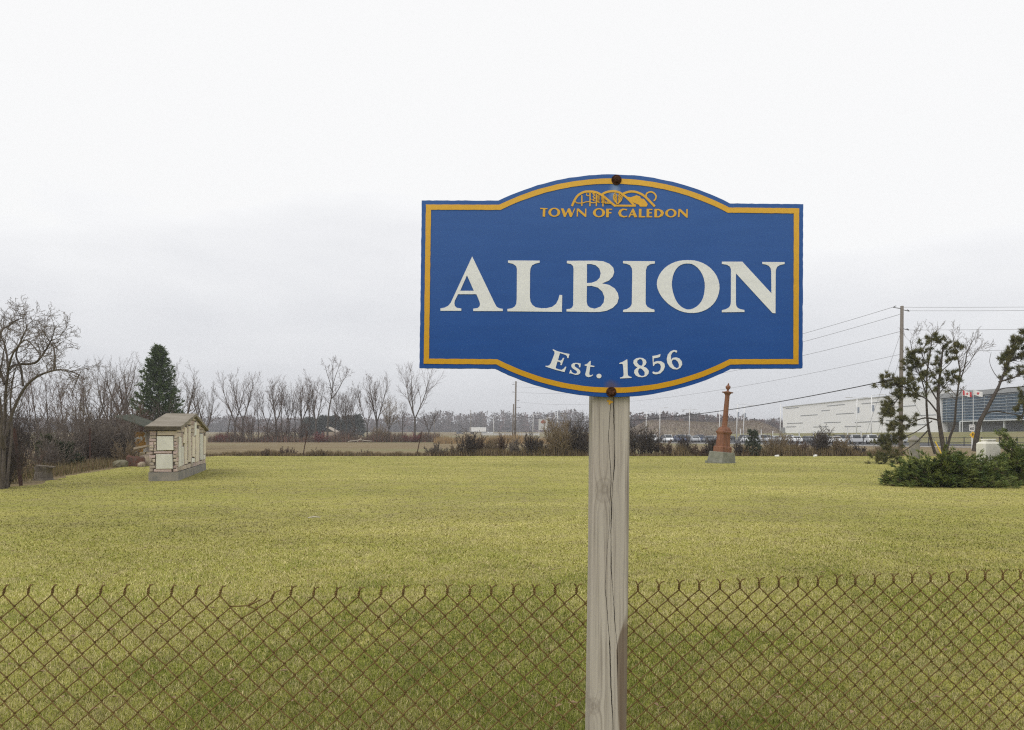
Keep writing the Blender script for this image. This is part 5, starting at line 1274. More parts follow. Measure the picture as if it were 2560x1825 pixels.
# --- hedge of leafless shrubs along the old fence line
HEDGE = 'leafless bushes along the old fence line'
for px, top, wd, m_, st, lb in (
    (665, 1121, 36, TWIG_BROWN, 14, 'tiny dry bush left of the right-leaning fence post in front of the field'),
    (718, 1116, 70, TWIG_BROWN, 22, 'low dry bush just left of the leaning fence post'),
    (795, 1120, 60, TWIG_TAN, 20, 'low feathery bush right of the leaning fence post'),
    (912, 1124, 76, TWIG_BROWN, 22, 'low brown bush in the middle of the field edge'),
    (592, 1130, 50, TWIG_DARK, 12, 'very low dark bush at the field edge near the memorial'),
    (1092, 1106, 66, TWIG, 24, 'low spiky bush right of the second leaning fence post'),
    (1139, 1104, 34, TWIG_TAN, 16, 'small pale bush left of the dark upright one'),
    (1173, 1074, 50, TWIG_DARK, 24, 'dark upright bush, tallest left of the utility poles'),
    (1199, 1086, 34, TWIG_BROWN, 18, 'slim brown bush right of the dark upright one'),
    (1226, 1094, 44, TWIG_TAN, 20, 'tan brown bush below the white trailer'),
    (1257, 1084, 26, TWIG_BROWN, 14, 'thin bush with vertical stems below the utility poles'),
    (1286, 1094, 40, TWIG, 18, 'grey bush right of the utility pole'),
    (1328, 1080, 36, TWIG_DARK, 20, 'dark bush wrapped round the fence post left of the timber post'),
    (1352, 1100, 44, TWIG_DARK, 16, 'low dark spreading bush between two taller ones'),
    (1398, 1040, 84, TWIG_TAN, 40, 'tall tan bush with a broad fan, largest of the hedge'),
    (1441, 1044, 60, TWIG_DARK, 34, 'tall dark bush close on the left of the timber post'),
    (1458, 1086, 50, TWIG_DARK, 20, 'small dark bush half hidden by the timber post'),
    (1592, 1058, 80, TWIG_DARK, 36, 'tall dark bush close on the right of the timber post'),
    (1628, 1076, 64, TWIG_DARK, 26, 'dark arching bush beside the tall one right of the timber post'),
    (1668, 1098, 44, TWIG_BROWN, 18, 'low brown bush with bare arching stems'),
    (1712, 1088, 44, TWIG_DARK, 20, 'dark bush under the light pole left of the monument'),
    (1745, 1110, 50, TWIG_BROWN, 18, 'low brown brush left of the monument plinth'),
    (1780, 1092, 44, TWIG_DARK, 18, 'dark bush behind the left side of the monument'),
    (1848, 1104, 40, TWIG_DARK, 18, 'dark low bush right of the monument'),
    (1946, 1082, 64, TWIG_TAN, 26, 'tan bush behind the crumpled plastic bag'),
    (1994, 1096, 66, TWIG_BROWN, 26, 'low rounded brown bush between bag and litter'),
    (2054, 1068, 54, TWIG_DARK, 34, 'tall dark fan shaped bush in front of the white building'),
    (2103, 1086, 60, TWIG_TAN, 26, 'tan brushy bush right of the dark fan shaped one'),
    (2146, 1108, 40, TWIG_DARK, 22, 'low dark bush at the right end of the hedge'),
    (2215, 1110, 70, TWIG_TAN, 24, 'pale weedy bush behind the lowest pine branch')):
    shrub(px, 63.2 + R.uniform(-.4, .5), top, wd * 1.05, lb, int(px), HEDGE, m_, st, maxlev=2, bare=.06, kids=[2.1, 1.8, 0, 0], rk=1.35)
def green_bush(px, D, top, wd, label, seed, m):
    g = G(px, D); H = EYE - (top - HY) / F * D; o = empty('evergreen_bush', g, label, 'bush'); rr = np.random.default_rng(seed); n = 260
    link('stems', seg_mesh('stems', [((0, 0, -.1), (math.cos(a) * .2, math.sin(a) * .2, H * .9), .02, .01, 0) for a in range(6)], 4), BARK_DARK, o)
    t = rr.random(n); a = rr.random(n) * 6.283; rad = wd / F * D / 2 * rr.uniform(.3, 1, n) * (1.1 - .6 * t)
    needles(np.stack([rad * np.cos(a), rad * np.sin(a), .05 + H * .92 * t], 1), np.stack([np.cos(a) * .6, np.sin(a) * .6, .9 + 0 * a], 1), .17, .03, 10, rr, 'foliage', m, o)
green_bush(1882, 63, 1072, 46, 'dark grey green upright evergreen bush right of the monument', 5, mat('cedar_grey', (.07, .085, .055), .85, (.05, .06, .04), 4))
green_bush(152, 38, 1106, 110, 'dark green low evergreen bush in the left undergrowth', 6, mat('yew_dark', (.028, .038, .02), .85, (.05, .06, .03), 4))
green_bush(120, 44, 1085, 60, 'olive green evergreen sprig behind the stump', 8, mat('yew_olive', (.06, .07, .03), .85, (.08, .085, .04), 4))

# --- pines at the right
def pine(label, limbs, D, root_px, seed, tuft_r=.215, group='pines by the gate'):
    g = G(root_px, D); o = empty('pine_tree', g, label, 'tree', group); rr = random.Random(seed); segs = []; pts = []; dirs = []
    for poly, r0, r1, leafy, twl in limbs:
        P_ = [W(a, b, D + c) - g for a, b, c in poly]; P_ = [Vector(p) for p in spline([tuple(p) for p in P_], 5)]; n = len(P_)
        for i in range(n - 1):
            ra = r0 + (r1 - r0) * i / n; rb = r0 + (r1 - r0) * (i + 1) / n; segs.append((tuple(P_[i]), tuple(P_[i + 1]), ra, rb, 0 if r0 > .07 else 1))
            f0, dens = leafy
            if i / n >= f0:
                for _ in range(int(dens) + (rr.random() < dens % 1)):
                    d_ = tilt_dir(tuple((P_[i + 1] - P_[i]).normalized()), rr.uniform(.4, 1.25), rr.random() * 6.283)
                    p = tuple(P_[i + 1]); L = twl * rr.uniform(.4, 1.1)
                    for s_ in range(3):
                        d_ = vnorm((d_[0] + rr.gauss(0, .2), d_[1] + rr.gauss(0, .2), d_[2] + rr.gauss(0, .2) + .1)); q = vadd(p, d_, L / 3); segs.append((p, q, .014, .01, 2)); p = q
                        if s_ >= 1 and rr.random() < .8:
                            q2 = vadd(q, tilt_dir(d_, .8, rr.random() * 6.28), L * .3); segs.append((q, q2, .01, .008, 2)); pts.append(q2); dirs.append(d_)
                    pts.append(p); dirs.append(d_)
    tree_parts(o, segs, 0, BARK_DARK, BARK_DARK, 'branches')
    needles(pts, [(d[0] * .5, d[1] * .5, d[2] * .5 + .25) for d in dirs], tuft_r, .0135, 40, np.random.default_rng(seed), 'needles', PINE, o)
pine('bushy pine with several crooked trunks just right of the utility pole', [
    ([(2362, 1140, 0), (2352, 1080, 0), (2346, 1030, 0), (2346, 975, .1), (2352, 920, .1), (2358, 862, 0)], .14, .03, (.45, 2.2), .55),
    ([(2346, 1035, 0), (2318, 1000, -.3), (2290, 985, -.5), (2255, 965, -.6), (2222, 960, -.6)], .06, .02, (.25, 3.4), .8),
    ([(2344, 1050, 0), (2310, 1045, -.4), (2270, 1060, -.8), (2232, 1075, -1.0)], .06, .015, (.35, 2.6), .6),
    ([(2346, 1005, 0), (2318, 960, .3), (2292, 930, .4), (2280, 905, .4)], .05, .015, (.2, 3.4), .7),
    ([(2348, 960, .1), (2322, 920, 0), (2305, 880, 0), (2330, 848, 0)], .04, .014, (.3, 2.2), .55),
    ([(2350, 930, .1), (2378, 905, .1), (2392, 872, .1)], .035, .012, (.3, 2.2), .5),
    ([(2346, 990, .1), (2366, 960, .2), (2384, 945, .2)], .035, .012, (.3, 2.0), .45),
    ([(2320, 1075, -.2), (2285, 1110, -.9), (2240, 1138, -1.6), (2198, 1152, -2.0)], .05, .015, (.45, 3.8), .6),
    ([(2330, 1052, 0), (2285, 1082, -.5), (2240, 1098, -.8), (2210, 1110, -.9)], .04, .015, (.35, 3.1), .55),
    ([(2300, 1000, -.4), (2262, 985, -.6), (2235, 1010, -.7), (2222, 1030, -.7)], .04, .014, (.2, 3.4), .6)], 47, 2362, 5)
limbs_tree(G(2335, 49), [([(2338, 1135, 0), (2324, 1085, 0), (2318, 1040, .1), (2316, 990, .1), (2318, 930, .2), (2326, 880, .2), (2330, 835, .2)], .09, .02, 1.0),
    ([(2316, 990, .1), (2298, 930, .4), (2282, 890, .5), (2276, 850, .5)], .04, .012, 1.0)], 81, 'thin bare tree mixed into the bushy pine', 49, (BARK_DARK, TWIG), Spec(n=[8, 6, 4, 3], wob=[.1, .14, .2, .2], up=[.05, .1, .06, .02], kids=[1, 1.2, 1.0, 0], ang=[.6, .5, .6, .6], start=[.1, .2, .1, .1], lr=[.5, .5, .5, .5], max=3, rmin=.007), (.45, 1.0, 1.0))
limbs_tree(G(2372, 50), [([(2364, 1138, 0), (2374, 1095, 0), (2386, 1060, .1), (2390, 1010, .1), (2396, 965, .1), (2400, 925, .2), (2390, 880, .2), (2382, 838, .2)], .09, .016, 1.0),
    ([(2396, 965, .1), (2412, 915, .2), (2418, 880, .2), (2436, 845, .2)], .045, .012, 1.0), ([(2402, 930, .1), (2424, 905, .3), (2446, 870, .3)], .03, .01, 1.0)], 83, 'slim bare tree with upright twigs between the two pines', 50, (BARK_DARK, TWIG), Spec(n=[8, 6, 4, 3], wob=[.1, .14, .2, .2], up=[.05, .1, .06, .02], kids=[1, 1.2, 1.0, 0], ang=[.6, .5, .6, .6], start=[.1, .2, .1, .1], lr=[.5, .5, .5, .5], max=3, rmin=.007), (.4, 1.2, 1.0))
pine('leaning dark pine with a wind-bent trunk at the right edge', [
    ([(2436, 1128, 0), (2443, 1085, 0), (2450, 1055, 0), (2462, 1032, 0), (2478, 1002, 0), (2494, 972, 0), (2503, 950, .1), (2517, 916, .1), (2530, 885, .1), (2540, 855, 0)], .15, .03, (.62, 2.2), .55),
    ([(2496, 955, .1), (2530, 945, -.2), (2560, 935, -.4), (2600, 930, -.5)], .06, .02, (.35, 3.0), .7),
    ([(2510, 915, .1), (2540, 895, .2), (2575, 880, .2), (2605, 875, .2)], .05, .015, (.1, 3.8), .7),
    ([(2520, 885, .1), (2548, 860, 0), (2575, 845, 0), (2600, 838, 0)], .04, .015, (.2, 2.7), .6),
    ([(2460, 1035, 0), (2490, 1028, -.3), (2525, 1034, -.5), (2570, 1042, -.6), (2610, 1045, -.6)], .05, .015, (.55, 2.6), .55),
    ([(2470, 995, 0), (2505, 972, .4), (2545, 968, .5), (2590, 962, .6)], .04, .014, (.6, 2.0), .5),
    ([(2552, 1060, -.6), (2560, 1020, -.6), (2572, 990, -.6), (2590, 970, -.6)], .04, .014, (.1, 2.7), .6),
    ([(2500, 950, .1), (2484, 930, .3), (2474, 905, .3), (2478, 880, .3)], .025, .01, (.85, .6), .3)], 46, 2430, 6)

# --- junipers
def juniper(px0, px1, D, top, label, seed, n_br, lean=0.0):
    cx = (px0 + px1) / 2; g = G(cx, D); o = empty('juniper', g, label, 'shrub', 'low junipers at the right of the lawn'); rr = random.Random(seed)
    wd = (px1 - px0) / F * D / 2; H = EYE - (top - HY) / F * D; segs = []; pts = []; dirs = []
    for i in range(n_br):
        a = rr.random() * 6.283; el = rr.uniform(.02, 1.0) ** 1.25; dx, dy = math.cos(a), math.sin(a)
        L = 1.0 * rr.uniform(.62, 1.05); bx, by = rr.uniform(-.45, .45) * wd, rr.uniform(-.3, .3) * wd * .6
        ex, ey = bx + dx * (wd - abs(bx) * .8) * L * (1 - .55 * el), by + dy * wd * .62 * L * (1 - .5 * el)
        ez = H * (.10 + .88 * el) * L * (1 + .18 * math.sin(bx * 5 + seed))
        p = (bx * .7, by * .7, 0); k = 7
        for j in range(k):
            s = (j + 1) / k; q = (bx * .7 + (ex - bx * .7) * s, by * .7 + (ey - by * .7) * s, ez * (s ** .75) + .03 * math.sin(j * 2 + i))
            segs.append((p, q, .018 * (1.1 - s), .016 * (1.1 - s), 1)); p = q
            if s > .3:
                dn = vnorm((ex - bx, ey - by, ez * .6 + .15))
                for _ in range(5):
                    off = rr.gauss(0, .075), rr.gauss(0, .075), rr.gauss(0, .05)
                    pts.append((q[0] + off[0], q[1] + off[1], max(.02, q[2] + off[2]))); dirs.append((dn[0] + rr.gauss(0, .25), dn[1] + rr.gauss(0, .25), dn[2] + rr.gauss(0, .12)))
    link('branches', seg_mesh('branches', segs, 4), BARK_DARK, o)
    gen = np.random.default_rng(seed)
    pp_ = np.array(pts); dd_ = np.array(dirs); brown = gen.random(len(pp_)) < .07
    needles(pp_[~brown], dd_[~brown] * 1.6, .13, .017, 9, gen, 'sprays', JUNI, o); needles(pp_[brown], dd_[brown] * 1.6, .12, .015, 8, gen, 'dead_sprays', JUNI2, o)
juniper(2214, 2532, 25.6, 1134, 'wide low dark green juniper in front of the white gravestone', 91, 260)
juniper(2466, 2790, 26.4, 1078, 'taller dark green juniper at the right edge behind the white gravestone', 92, 280)

# ------------------------------------------------------------------ white warehouse and glass office
PANEL = mat('white_cladding', (.87, .87, .865), .6, (.83, .83, .83), .05)
DARKWIN = mat('strip_window', (.26, .27, .275), .3, spec=.5)
XW = 115.0
def wy(px): return XW * F / (px - CX)
def wz(px, py): return EYE - (py - HY) / F * wy(px)
wh = empty('warehouse', (XW, 280, 2.3), 'huge white warehouse with thin grey strip windows behind the car park', 'building')
mb = MB(); mb.box((XW + 40, (wy(1957) + 213.2) / 2, 7.9), (80, wy(1957) - 213.2, 11.3)); mb.build('wall', PANEL, wh)
mb = MB(); mb.box((XW + 40 - .1, (wy(1957) + 213.2) / 2, 13.62), (80.4, wy(1957) - 213.2 + .4, .2)); mb.build('parapet', mat('parapet_grey', (.55, .56, .57), .6), wh)
for x0, x1, y in ((1965, 1997, 1020), (2067, 2112, 1013), (2154, 2200, 1007.5), (2054, 2075, 1026), (2001, 2044, 1038), (2090, 2135, 1034), (2194, 2230, 1030), (1968, 2008, 1058), (2060, 2102, 1056), (2137, 2200, 1054.6), (1965, 1990, 1067), (2033, 2071, 1067), (2112, 2153, 1066), (2215, 2260, 1050), (2225, 2290, 1016), (2250, 2320, 1062), (2290, 2340, 1038)):
    za, h = wz((x0 + x1) / 2, y), .20 * wy((x0 + x1) / 2) / 300 + .08
    mb = MB(); mb.box((XW - .02, (wy(x0) + wy(x1)) / 2, za), (.08, wy(x0) - wy(x1), h)); mb.build('window', DARKWIN, wh)
mb = MB(); mb.box((XW - .03, wy(1952) - 3, 3.6), (.1, 5, 2.6)); mb.build('loading_door', DARKWIN, wh)
of = empty('office_block', (113.5, 190, 2.3), 'glass fronted office block with white louvres and a grey roof fascia', 'building')
YA, YB = 211.5, 148.0; XO = 113.6
GLASS = mat('teal_glass', (.018, .06, .10), .12, (.035, .10, .16), .12, spec=.5, stretch=(1, 1, 2))
ALU = mat('louvre_white', (.62, .65, .66), .5)
mb = MB(); mb.box((XO + 25, (YA + YB) / 2, 8.2), (49, YA - YB - .6, 6.2)); mb.build('wall', mat('office_core', (.12, .14, .15), .6), of)
mb = MB(); mb.box((XO + 24.5, (YA + YB) / 2, 11.95), (50, YA - YB, 1.15)); mb.build('roof_fascia', mat('fascia_grey', (.33, .34, .35), .6), of)
for k_ in range(15):
    y0 = YA - k_ * 4.2; w_ = 4.1
    if y0 - w_ < YB: break
    mb = MB(); mb.box((XO + .36, y0 - w_ / 2 - .05, 8.2), (.16, w_, 6.3)); mb.build('window', GLASS, of)
for k_ in range(9):
    mb = MB(); mb.box((XO + .02, (YA + YB) / 2, 5.5 + k_ * .70), (.35, YA - YB - .4, .055)); mb.build('louvre', ALU, of)
for k_ in range(8):
    y0 = YA - 2.0 - k_ * 8.4
    mb = MB(); mb.box((XO + .26, y0, 8.1), (.07, .10, 6.4)); mb.build('mullion', ALU, of)
mb = MB(); mb.box((XO + 27, (YA + YB) / 2, 3.6), (46, YA - YB - 3, 2.9)); mb.build('ground_floor', mat('ground_floor_grey', (.36, .37, .38), .6, (.30, .31, .32), .3), of)
mb = MB(); mb.box((XO + 1.5, (YA + YB) / 2 - 6, 5.06), (7.5, YA - YB - 13, .26)); mb.build('canopy', ALU, of)
for k_ in range(4):
    mb = MB(); mb.box((XO - 1.6, 200 - k_ * 9, 3.65), (.3, .3, 2.6)); mb.build('column', ALU, of)
mb = MB(); mb.box((XO + .5, YA + .55, 7.2), (2.2, .9, 9.8)); mb.build('corner_pier', PANEL, of)

# far buildings and the billboard
hb = G(833, 300); fh = empty('barn', hb, 'barn roof glimpsed between the bare trees', 'building')
mb = MB(); mb.box((hb.x, hb.y, hb.z + 1.0), (4.6, 8, 2.2)); mb.build('wall', mat('barn_wall', (.30, .24, .18), .9), fh)
mb = MB(); zt = EYE - (1067 - HY) / F * 300
mb.rings([[Vector((hb.x - 1.8, hb.y + y_, zt + dz)) for y_, dz in ((-4.4, -.2), (4.4, -.2), (4.4, 0), (-4.4, 0))], [Vector((hb.x + 2.2, hb.y + y_, zt - 2.2 + dz)) for y_, dz in ((-4.4, -.2), (4.4, -.2), (4.4, 0), (-4.4, 0))]]); mb.build('roof', mat('barn_roof', (.36, .31, .25), .8), fh)
bb = G(1358, 250); bd = empty('billboard', bb, 'white roadside billboard with a rust red emblem on two legs', 'sign')
mb = MB(); z0, z1 = EYE - (1075 - HY) / F * 250, EYE - (1047 - HY) / F * 250
mb.box((bb.x, bb.y, (z0 + z1) / 2), (2.9, .25, z1 - z0)); mb.build('panel', mat('billboard_white', (.52, .52, .51), .7), bd)
mb = MB(); zc = z1 - 1.0
mb.plate([[(x_ * .85, z_ * .85) for x_, z_ in [(0, 1), (.2, .65), (.45, .75), (.4, .35), (.9, .4), (.8, .1), (1.0, -.1), (.5, -.5), (.1, -.5), (.05, -.9), (-.05, -.9), (-.1, -.5), (-.5, -.5), (-1, -.1), (-.8, .1), (-.9, .4), (-.4, .35), (-.45, .75), (-.2, .65)]]], lambda x_, z_, o_: Vector((bb.x + x_, bb.y - .13 - o_, zc + z_)), .02, 0); mb.build('emblem', mat('emblem_rust', (.30, .12, .08), .8), bd)
for s_ in (-1.3, 1.3):
    mb = MB(); mb.box((bb.x + s_, bb.y, (bb.z + z0) / 2 - .1), (.16, .16, z0 - bb.z + .3)); mb.build('leg', WHITE_PAINT, bd)

# ------------------------------------------------------------------ utility poles and lines
def pole(px, D, top, rad, label, lean_px=0, arms=(), name='utility_pole', m=POLE_WOOD):
    g = G(px, D); zt = EYE - (top - HY) / F * D - g.z; o = empty(name, g, label, 'utility pole')
    tx = lean_px / F * D
    mb = MB(); mb.tube([(0, 0, -.3), (tx * .5, 0, zt * .5), (tx, 0, zt)], [rad * 1.15, rad, rad * .85], 12); mb.build('pole_shaft', m, o, True, True)
    for z, x0, x1, dz in arms:
        mb = MB(); f = z / zt; mb.tube([(tx * f + x0, -.02, z + (dz if x0 < 0 else 0)), (tx * f + x1, -.02, z + (0 if x0 < 0 else dz))], .035, 5); xe = x0 if abs(x0) > abs(x1) else x1
        for k_ in range(3): mb.lathe([(.045, 0), (.075, .02), (.045, .05)], 8, (tx * f + xe * (1 - k_ * .12), -.02, z + dz + k_ * .05))
        mb.build('bracket', WIRE, o, local=True)
    return o, g, zt
D1 = 70.0; XP = (2252 - CX) / F * D1
zz1 = lambda py: EYE - (py - HY) / F * D1
pole(2251, D1, 765, .165, 'tall grey wooden utility pole at the right, cables leaving both ways', 4, ((zz1(772), -.75, 0, .12), (zz1(774), 0, .62, -.15), (zz1(821), 0, .60, -.16), (zz1(880), 0, .15, 0)))
pole(1287, 168, 953, .19, 'far wooden utility pole seen below the sign', 3, ((12.2, -.7, 0, .05), (10.6, -.7, 0, .05), (9.0, 0, .8, -.2), (7.5, 0, 1.0, -.1)))
pole(1281, 176, 1010, .16, 'shorter leaning wooden pole beside the far utility pole', 3)
for px, top, D, lb in ((1177, 1025, 420, 'thin grey pole in front of the far wood, left of the white trailer'), (1086, 1046, 440, 'short thin pole at the far field edge below the sign')):
    pole(px, D, top, .22, lb)
A1, A2 = Vector((XP, D1, 0)), Vector(((1289 - CX) / F * 168, 168, 0))
def line(label, p, q, sag, r_, m=WIRE, n=40, name='power_line'):
    o = empty(name, p, label, 'cable', 'overhead cables'); mb = MB()
    mb.tube([p.lerp(q, i / n) - Vector((0, 0, sag * 4 * (i / n) * (1 - i / n))) for i in range(n + 1)], r_, 4); mb.build('wire', m, o); return o
def at(A, z, dx=0.0): return Vector((A.x + dx, A.y, z))
line('highest thin power line running left from the utility pole behind the sign', at(A1, zz1(768), -.7), at(A2, 12.7, -.6), 2.2, .017)
line('second thin power line from the top left, reaching the pole just below its top', at(A1, zz1(786), -.1), at(A2, 11.8), 2.2, .017)
line('third thin power line from the top, leaving the pole leftwards', at(A1, zz1(829), -.1), at(A2, 10.7), 2.1, .017)
line('lowest thin power line above the thick black cable', at(A1, zz1(886), -.1), at(A2, 8.6, .6), 2.0, .015)
line('thick black cable sagging past the monument to the far pole', at(A1, zz1(945), -.1), at(A2, 5.75, .5), 2.35, .05, CABLE)
mb = MB(); a, b = at(A1, zz1(945), -.1), at(A2, 5.75, .5)
def on(t): return a.lerp(b, t) - Vector((0, 0, 2.35 * 4 * t * (1 - t)))
mb.tube([on(.006), on(.009), on(.021), on(.024)], [.05, .11, .12, .05], 8); tag(mb.build('cable_splice', CABLE), 'black bulging splice case on the thick cable close to the utility pole', 'cable splice')
A3 = Vector((95, 63, 0))
for lb, z0, dx, py in (('topmost power line running right from the utility pole to the frame edge', 768, .05, 758), ('power line just below the topmost one on the right', 777, .6, 767), ('middle power line on the right, level with the second bracket', 825, .6, 814), ('lowest thin power line on the right, behind the bare twigs', 881, .1, 865)):
    Yr = 68.6; zr = EYE - (py - HY) / F * Yr; p = at(A1, zz1(z0), dx); slope = (zr - p.z) / (44 - p.x); line(lb, p, Vector((95, 63.5, p.z + slope * 60)), .5, .016)
line('guy wire slanting down left from the utility pole', at(A1, zz1(832)), Vector((XP - 2.3, D1 + 3, 0)), 0, .012, name='guy_wire'); line('second guy wire, steeper, beside the utility pole', at(A1, zz1(885)), Vector((XP - 1.4, D1 + 2.5, 0)), 0, .012, name='guy_wire')
g = G(2350, 71); mb = MB(); gy = empty('guy_guard', g, 'yellow plastic guy wire guard leaning between the pine trunks', 'guard')
mb.tube([(.1, 0, 0), (-.42, 0, 1.05)], .06, 8); mb.build('sleeve', mat('yellow_plastic', (.75, .55, .05), .5), gy, local=True); line('guy wire running up from the yellow guard', g + Vector((-.42, 0, 1.05)), at(A1, zz1(945)), 0, .012, name='guy_wire')

# ------------------------------------------------------------------ car park light poles
def lamp(px, D, top, arm, label, lean=0.0, base_box=True):
    g = G(px, D); zt = EYE - (top - HY) / F * D - g.z; o = empty('street_lamp', g, label, 'lamp post', 'white light poles of the car park')
    mb = MB(); mb.tube([(0, 0, 0), (lean * zt, 0, zt)], [.17, .11], 8); mb.build('pole_shaft', WHITE_PAINT, o, True, True)
    for s_ in arm:
        mb = MB(); x0 = lean * zt; mb.tube([(x0, 0, zt - .05), (x0 + s_ * 1.4, 0, zt + .12)], .06, 5); mb.cbox((x0 + s_ * 2.1, 0, zt + .14), (1.5, .5, .18), .05); mb.build('lamp_head', STEEL, o, local=True)
    return o
for px, D, top, arm, lb, ln in ((2178, 186, 988, (1,), 'white light pole nearest the pine, arm to the right, with small banner', .01), (2141, 200, 995, (-1, 1), 'white light pole with arms both ways, in front of the warehouse', .015),
    (1950, 240, 1010, (), 'thin white pole at the left corner of the warehouse', .02), (1858, 255, 1015, (1,), 'white light pole just right of the monument, the right one of the pair', .035), (1841, 247, 1011, (1,), 'white light pole just right of the monument, the left one of the pair', .03),
    (1799, 300, 1024, (), 'slim white pole rising behind the hill left of the monument', 0.0), (1723, 293, 1024, (-1, 1), 'white light pole between the timber post and the monument', .01), (1649, 280, 1020, (1,), 'white light pole second right of the timber post', .015),
    (1615, 323, 1029, (1,), 'white light pole first right of the timber post', .01), (1394, 318, 1029, (), 'white pole rising behind the tall tan bush', 0.0), (1332, 362, 1037, (1,), 'white light pole left of the billboard', .02), (1234, 395, 1041, (1,), 'white light pole right of the white trailer', .012)):
    o = lamp(px, D, top, arm, lb, ln)
    if px in (2178, 2141, 1858, 1841):
        zt = EYE - (top - HY) / F * D
        mb = MB(); mb.box((.25 + ln * zt * .72, -.02, zt * .72), (.75, .05, 1.5)); mb.build('banner', mat('banner_blue', (.16, .20, .27), .8, (.4, .42, .45), 3), o, local=True)
for k_, (px, top, D) in enumerate(((1903, 1075, 235), (1851, 1073, 240), (1998, 1080, 200), (2034, 1080, 205), (2119, 1071, 190), (2153, 1079, 186), (1932, 1078, 250))):
    g = G(px, D); h = EYE - (top - HY) / F * D; o = empty('bollard_light', g, ['short white post light among the cars midway between monument and warehouse', 'short white post light right behind the grey green evergreen bush', 'short white post light below the left part of the warehouse', 'short white post light just left of the tall fan shaped bush', 'short white post light left of the pole with two arms', 'short white post light right of the pole with two arms', 'short white post light left of the warehouse corner'][k_], 'post light', 'short white post lights of the car park')
    mb = MB(); mb.tube([(0, 0, 0), (0, 0, h)], .12, 6); mb.box((0, 0, h), (.34, .3, .18)); mb.build('post_body', WHITE_PAINT, o, local=True)

# ------------------------------------------------------------------ parked cars
CARCOL = {'white': (.74, .75, .76), 'silver': (.46, .47, .49), 'grey': (.12, .125, .135), 'black': (.02, .02, .022), 'blue': (.04, .06, .13), 'red': (.20, .03, .03)}
TYRE = mat('tyre_black', (.02, .02, .02), .9); CGLASS = mat('car_glass', (.03, .035, .04), .15, spec=.5)
def car_meshes(col, kind):
    suv = kind == 'suv'; m = mat('car_paint_' + col, CARCOL[col], .35, spec=.5)
    L, Wd, Hh = (4.7, 1.85, 1.72) if suv else (4.6, 1.8, 1.45)
    prof = [(-L / 2, .45), (-L / 2 + .05, .85), (-L / 2 + (.15 if suv else .7), .98), (-L / 2 + (.5 if suv else 1.25), Hh - .04), (-L / 2 + (1.0 if suv else 1.7), Hh), (.35, Hh - .02), (1.1, 1.02), (L / 2 - .35, .88), (L / 2, .62), (L / 2 - .02, .32), (-L / 2 + .05, .30)]
    mb = MB()
    def ring(y, k, cut): return [Vector((x_, y * (1 - (.13 if z_ > 1.0 else 0)), z_)) for x_, z_ in prof]
    mb.rings([ring(-Wd / 2 + .06, 1, 0), ring(-Wd / 2, 1, 0) if False else [Vector((x_, -Wd / 2 * (.86 if z_ > 1.0 else 1), z_)) for x_, z_ in prof], [Vector((x_, Wd / 2 * (.86 if z_ > 1.0 else 1), z_)) for x_, z_ in prof]])
    body = mb; g_ = MB(); z0, z1 = 1.03, Hh - .1
    for s_ in (-1, 1):
        yy = s_ * (Wd / 2 * .86 + .012)
        x0, x1 = -L / 2 + (.45 if suv else 1.2), .75
        g_.add([(x0, yy * 1.03, z0), (x1, yy * 1.03, z0), (.35, yy, z1), (x0 + .25, yy, z1)], [(0, 1, 2, 3)])
    wyy = Wd / 2 * .80
    g_.add([(1.10, -wyy, 1.06), (1.10, wyy, 1.06), (.42, wyy * .95, Hh - .06), (.42, -wyy * .95, Hh - .06)], [(0, 1, 2, 3)])
    xb = -L / 2 + (.15 if suv else .7)
    g_.add([(xb - .0, -wyy, 1.04), (xb - .0, wyy, 1.04), (xb + (.33 if suv else .5), wyy * .95, Hh - .08), (xb + (.33 if suv else .5), -wyy * .95, Hh - .08)], [(0, 1, 2, 3)])
    w_ = MB()
    for x_ in (-1.4, 1.4):
        for s_ in (-1, 1): w_.lathe([(.2, -.11), (.33, -.09), (.33, .09), (.2, .11)], 12, (x_, s_ * (Wd / 2 - .1), .33), Matrix.Rotation(math.radians(90), 3, 'X'))
    return (body, m), (g_, CGLASS), (w_, TYRE)
PROTO = {}
def car(x, y, rz, col, kind, label):
    o = empty('parked_car', (x, y, terrain(x, y) + .02), label, 'car', 'cars parked in the far car park', rz)
    key = (col, kind)
    if key not in PROTO:
        PROTO[key] = [b.build(nm, m, o, local=True) for nm, (b, m) in zip(('body', 'windows', 'wheels'), car_meshes(col, kind))]
    else:
        for c in PROTO[key]:
            n_ = c.copy(); COL.objects.link(n_); n_.parent = o
rc = random.Random(77); SEEN = set()
cols = ['white', 'white', 'silver', 'silver', 'grey', 'black', 'blue', 'red', 'white', 'silver', 'white', 'silver']
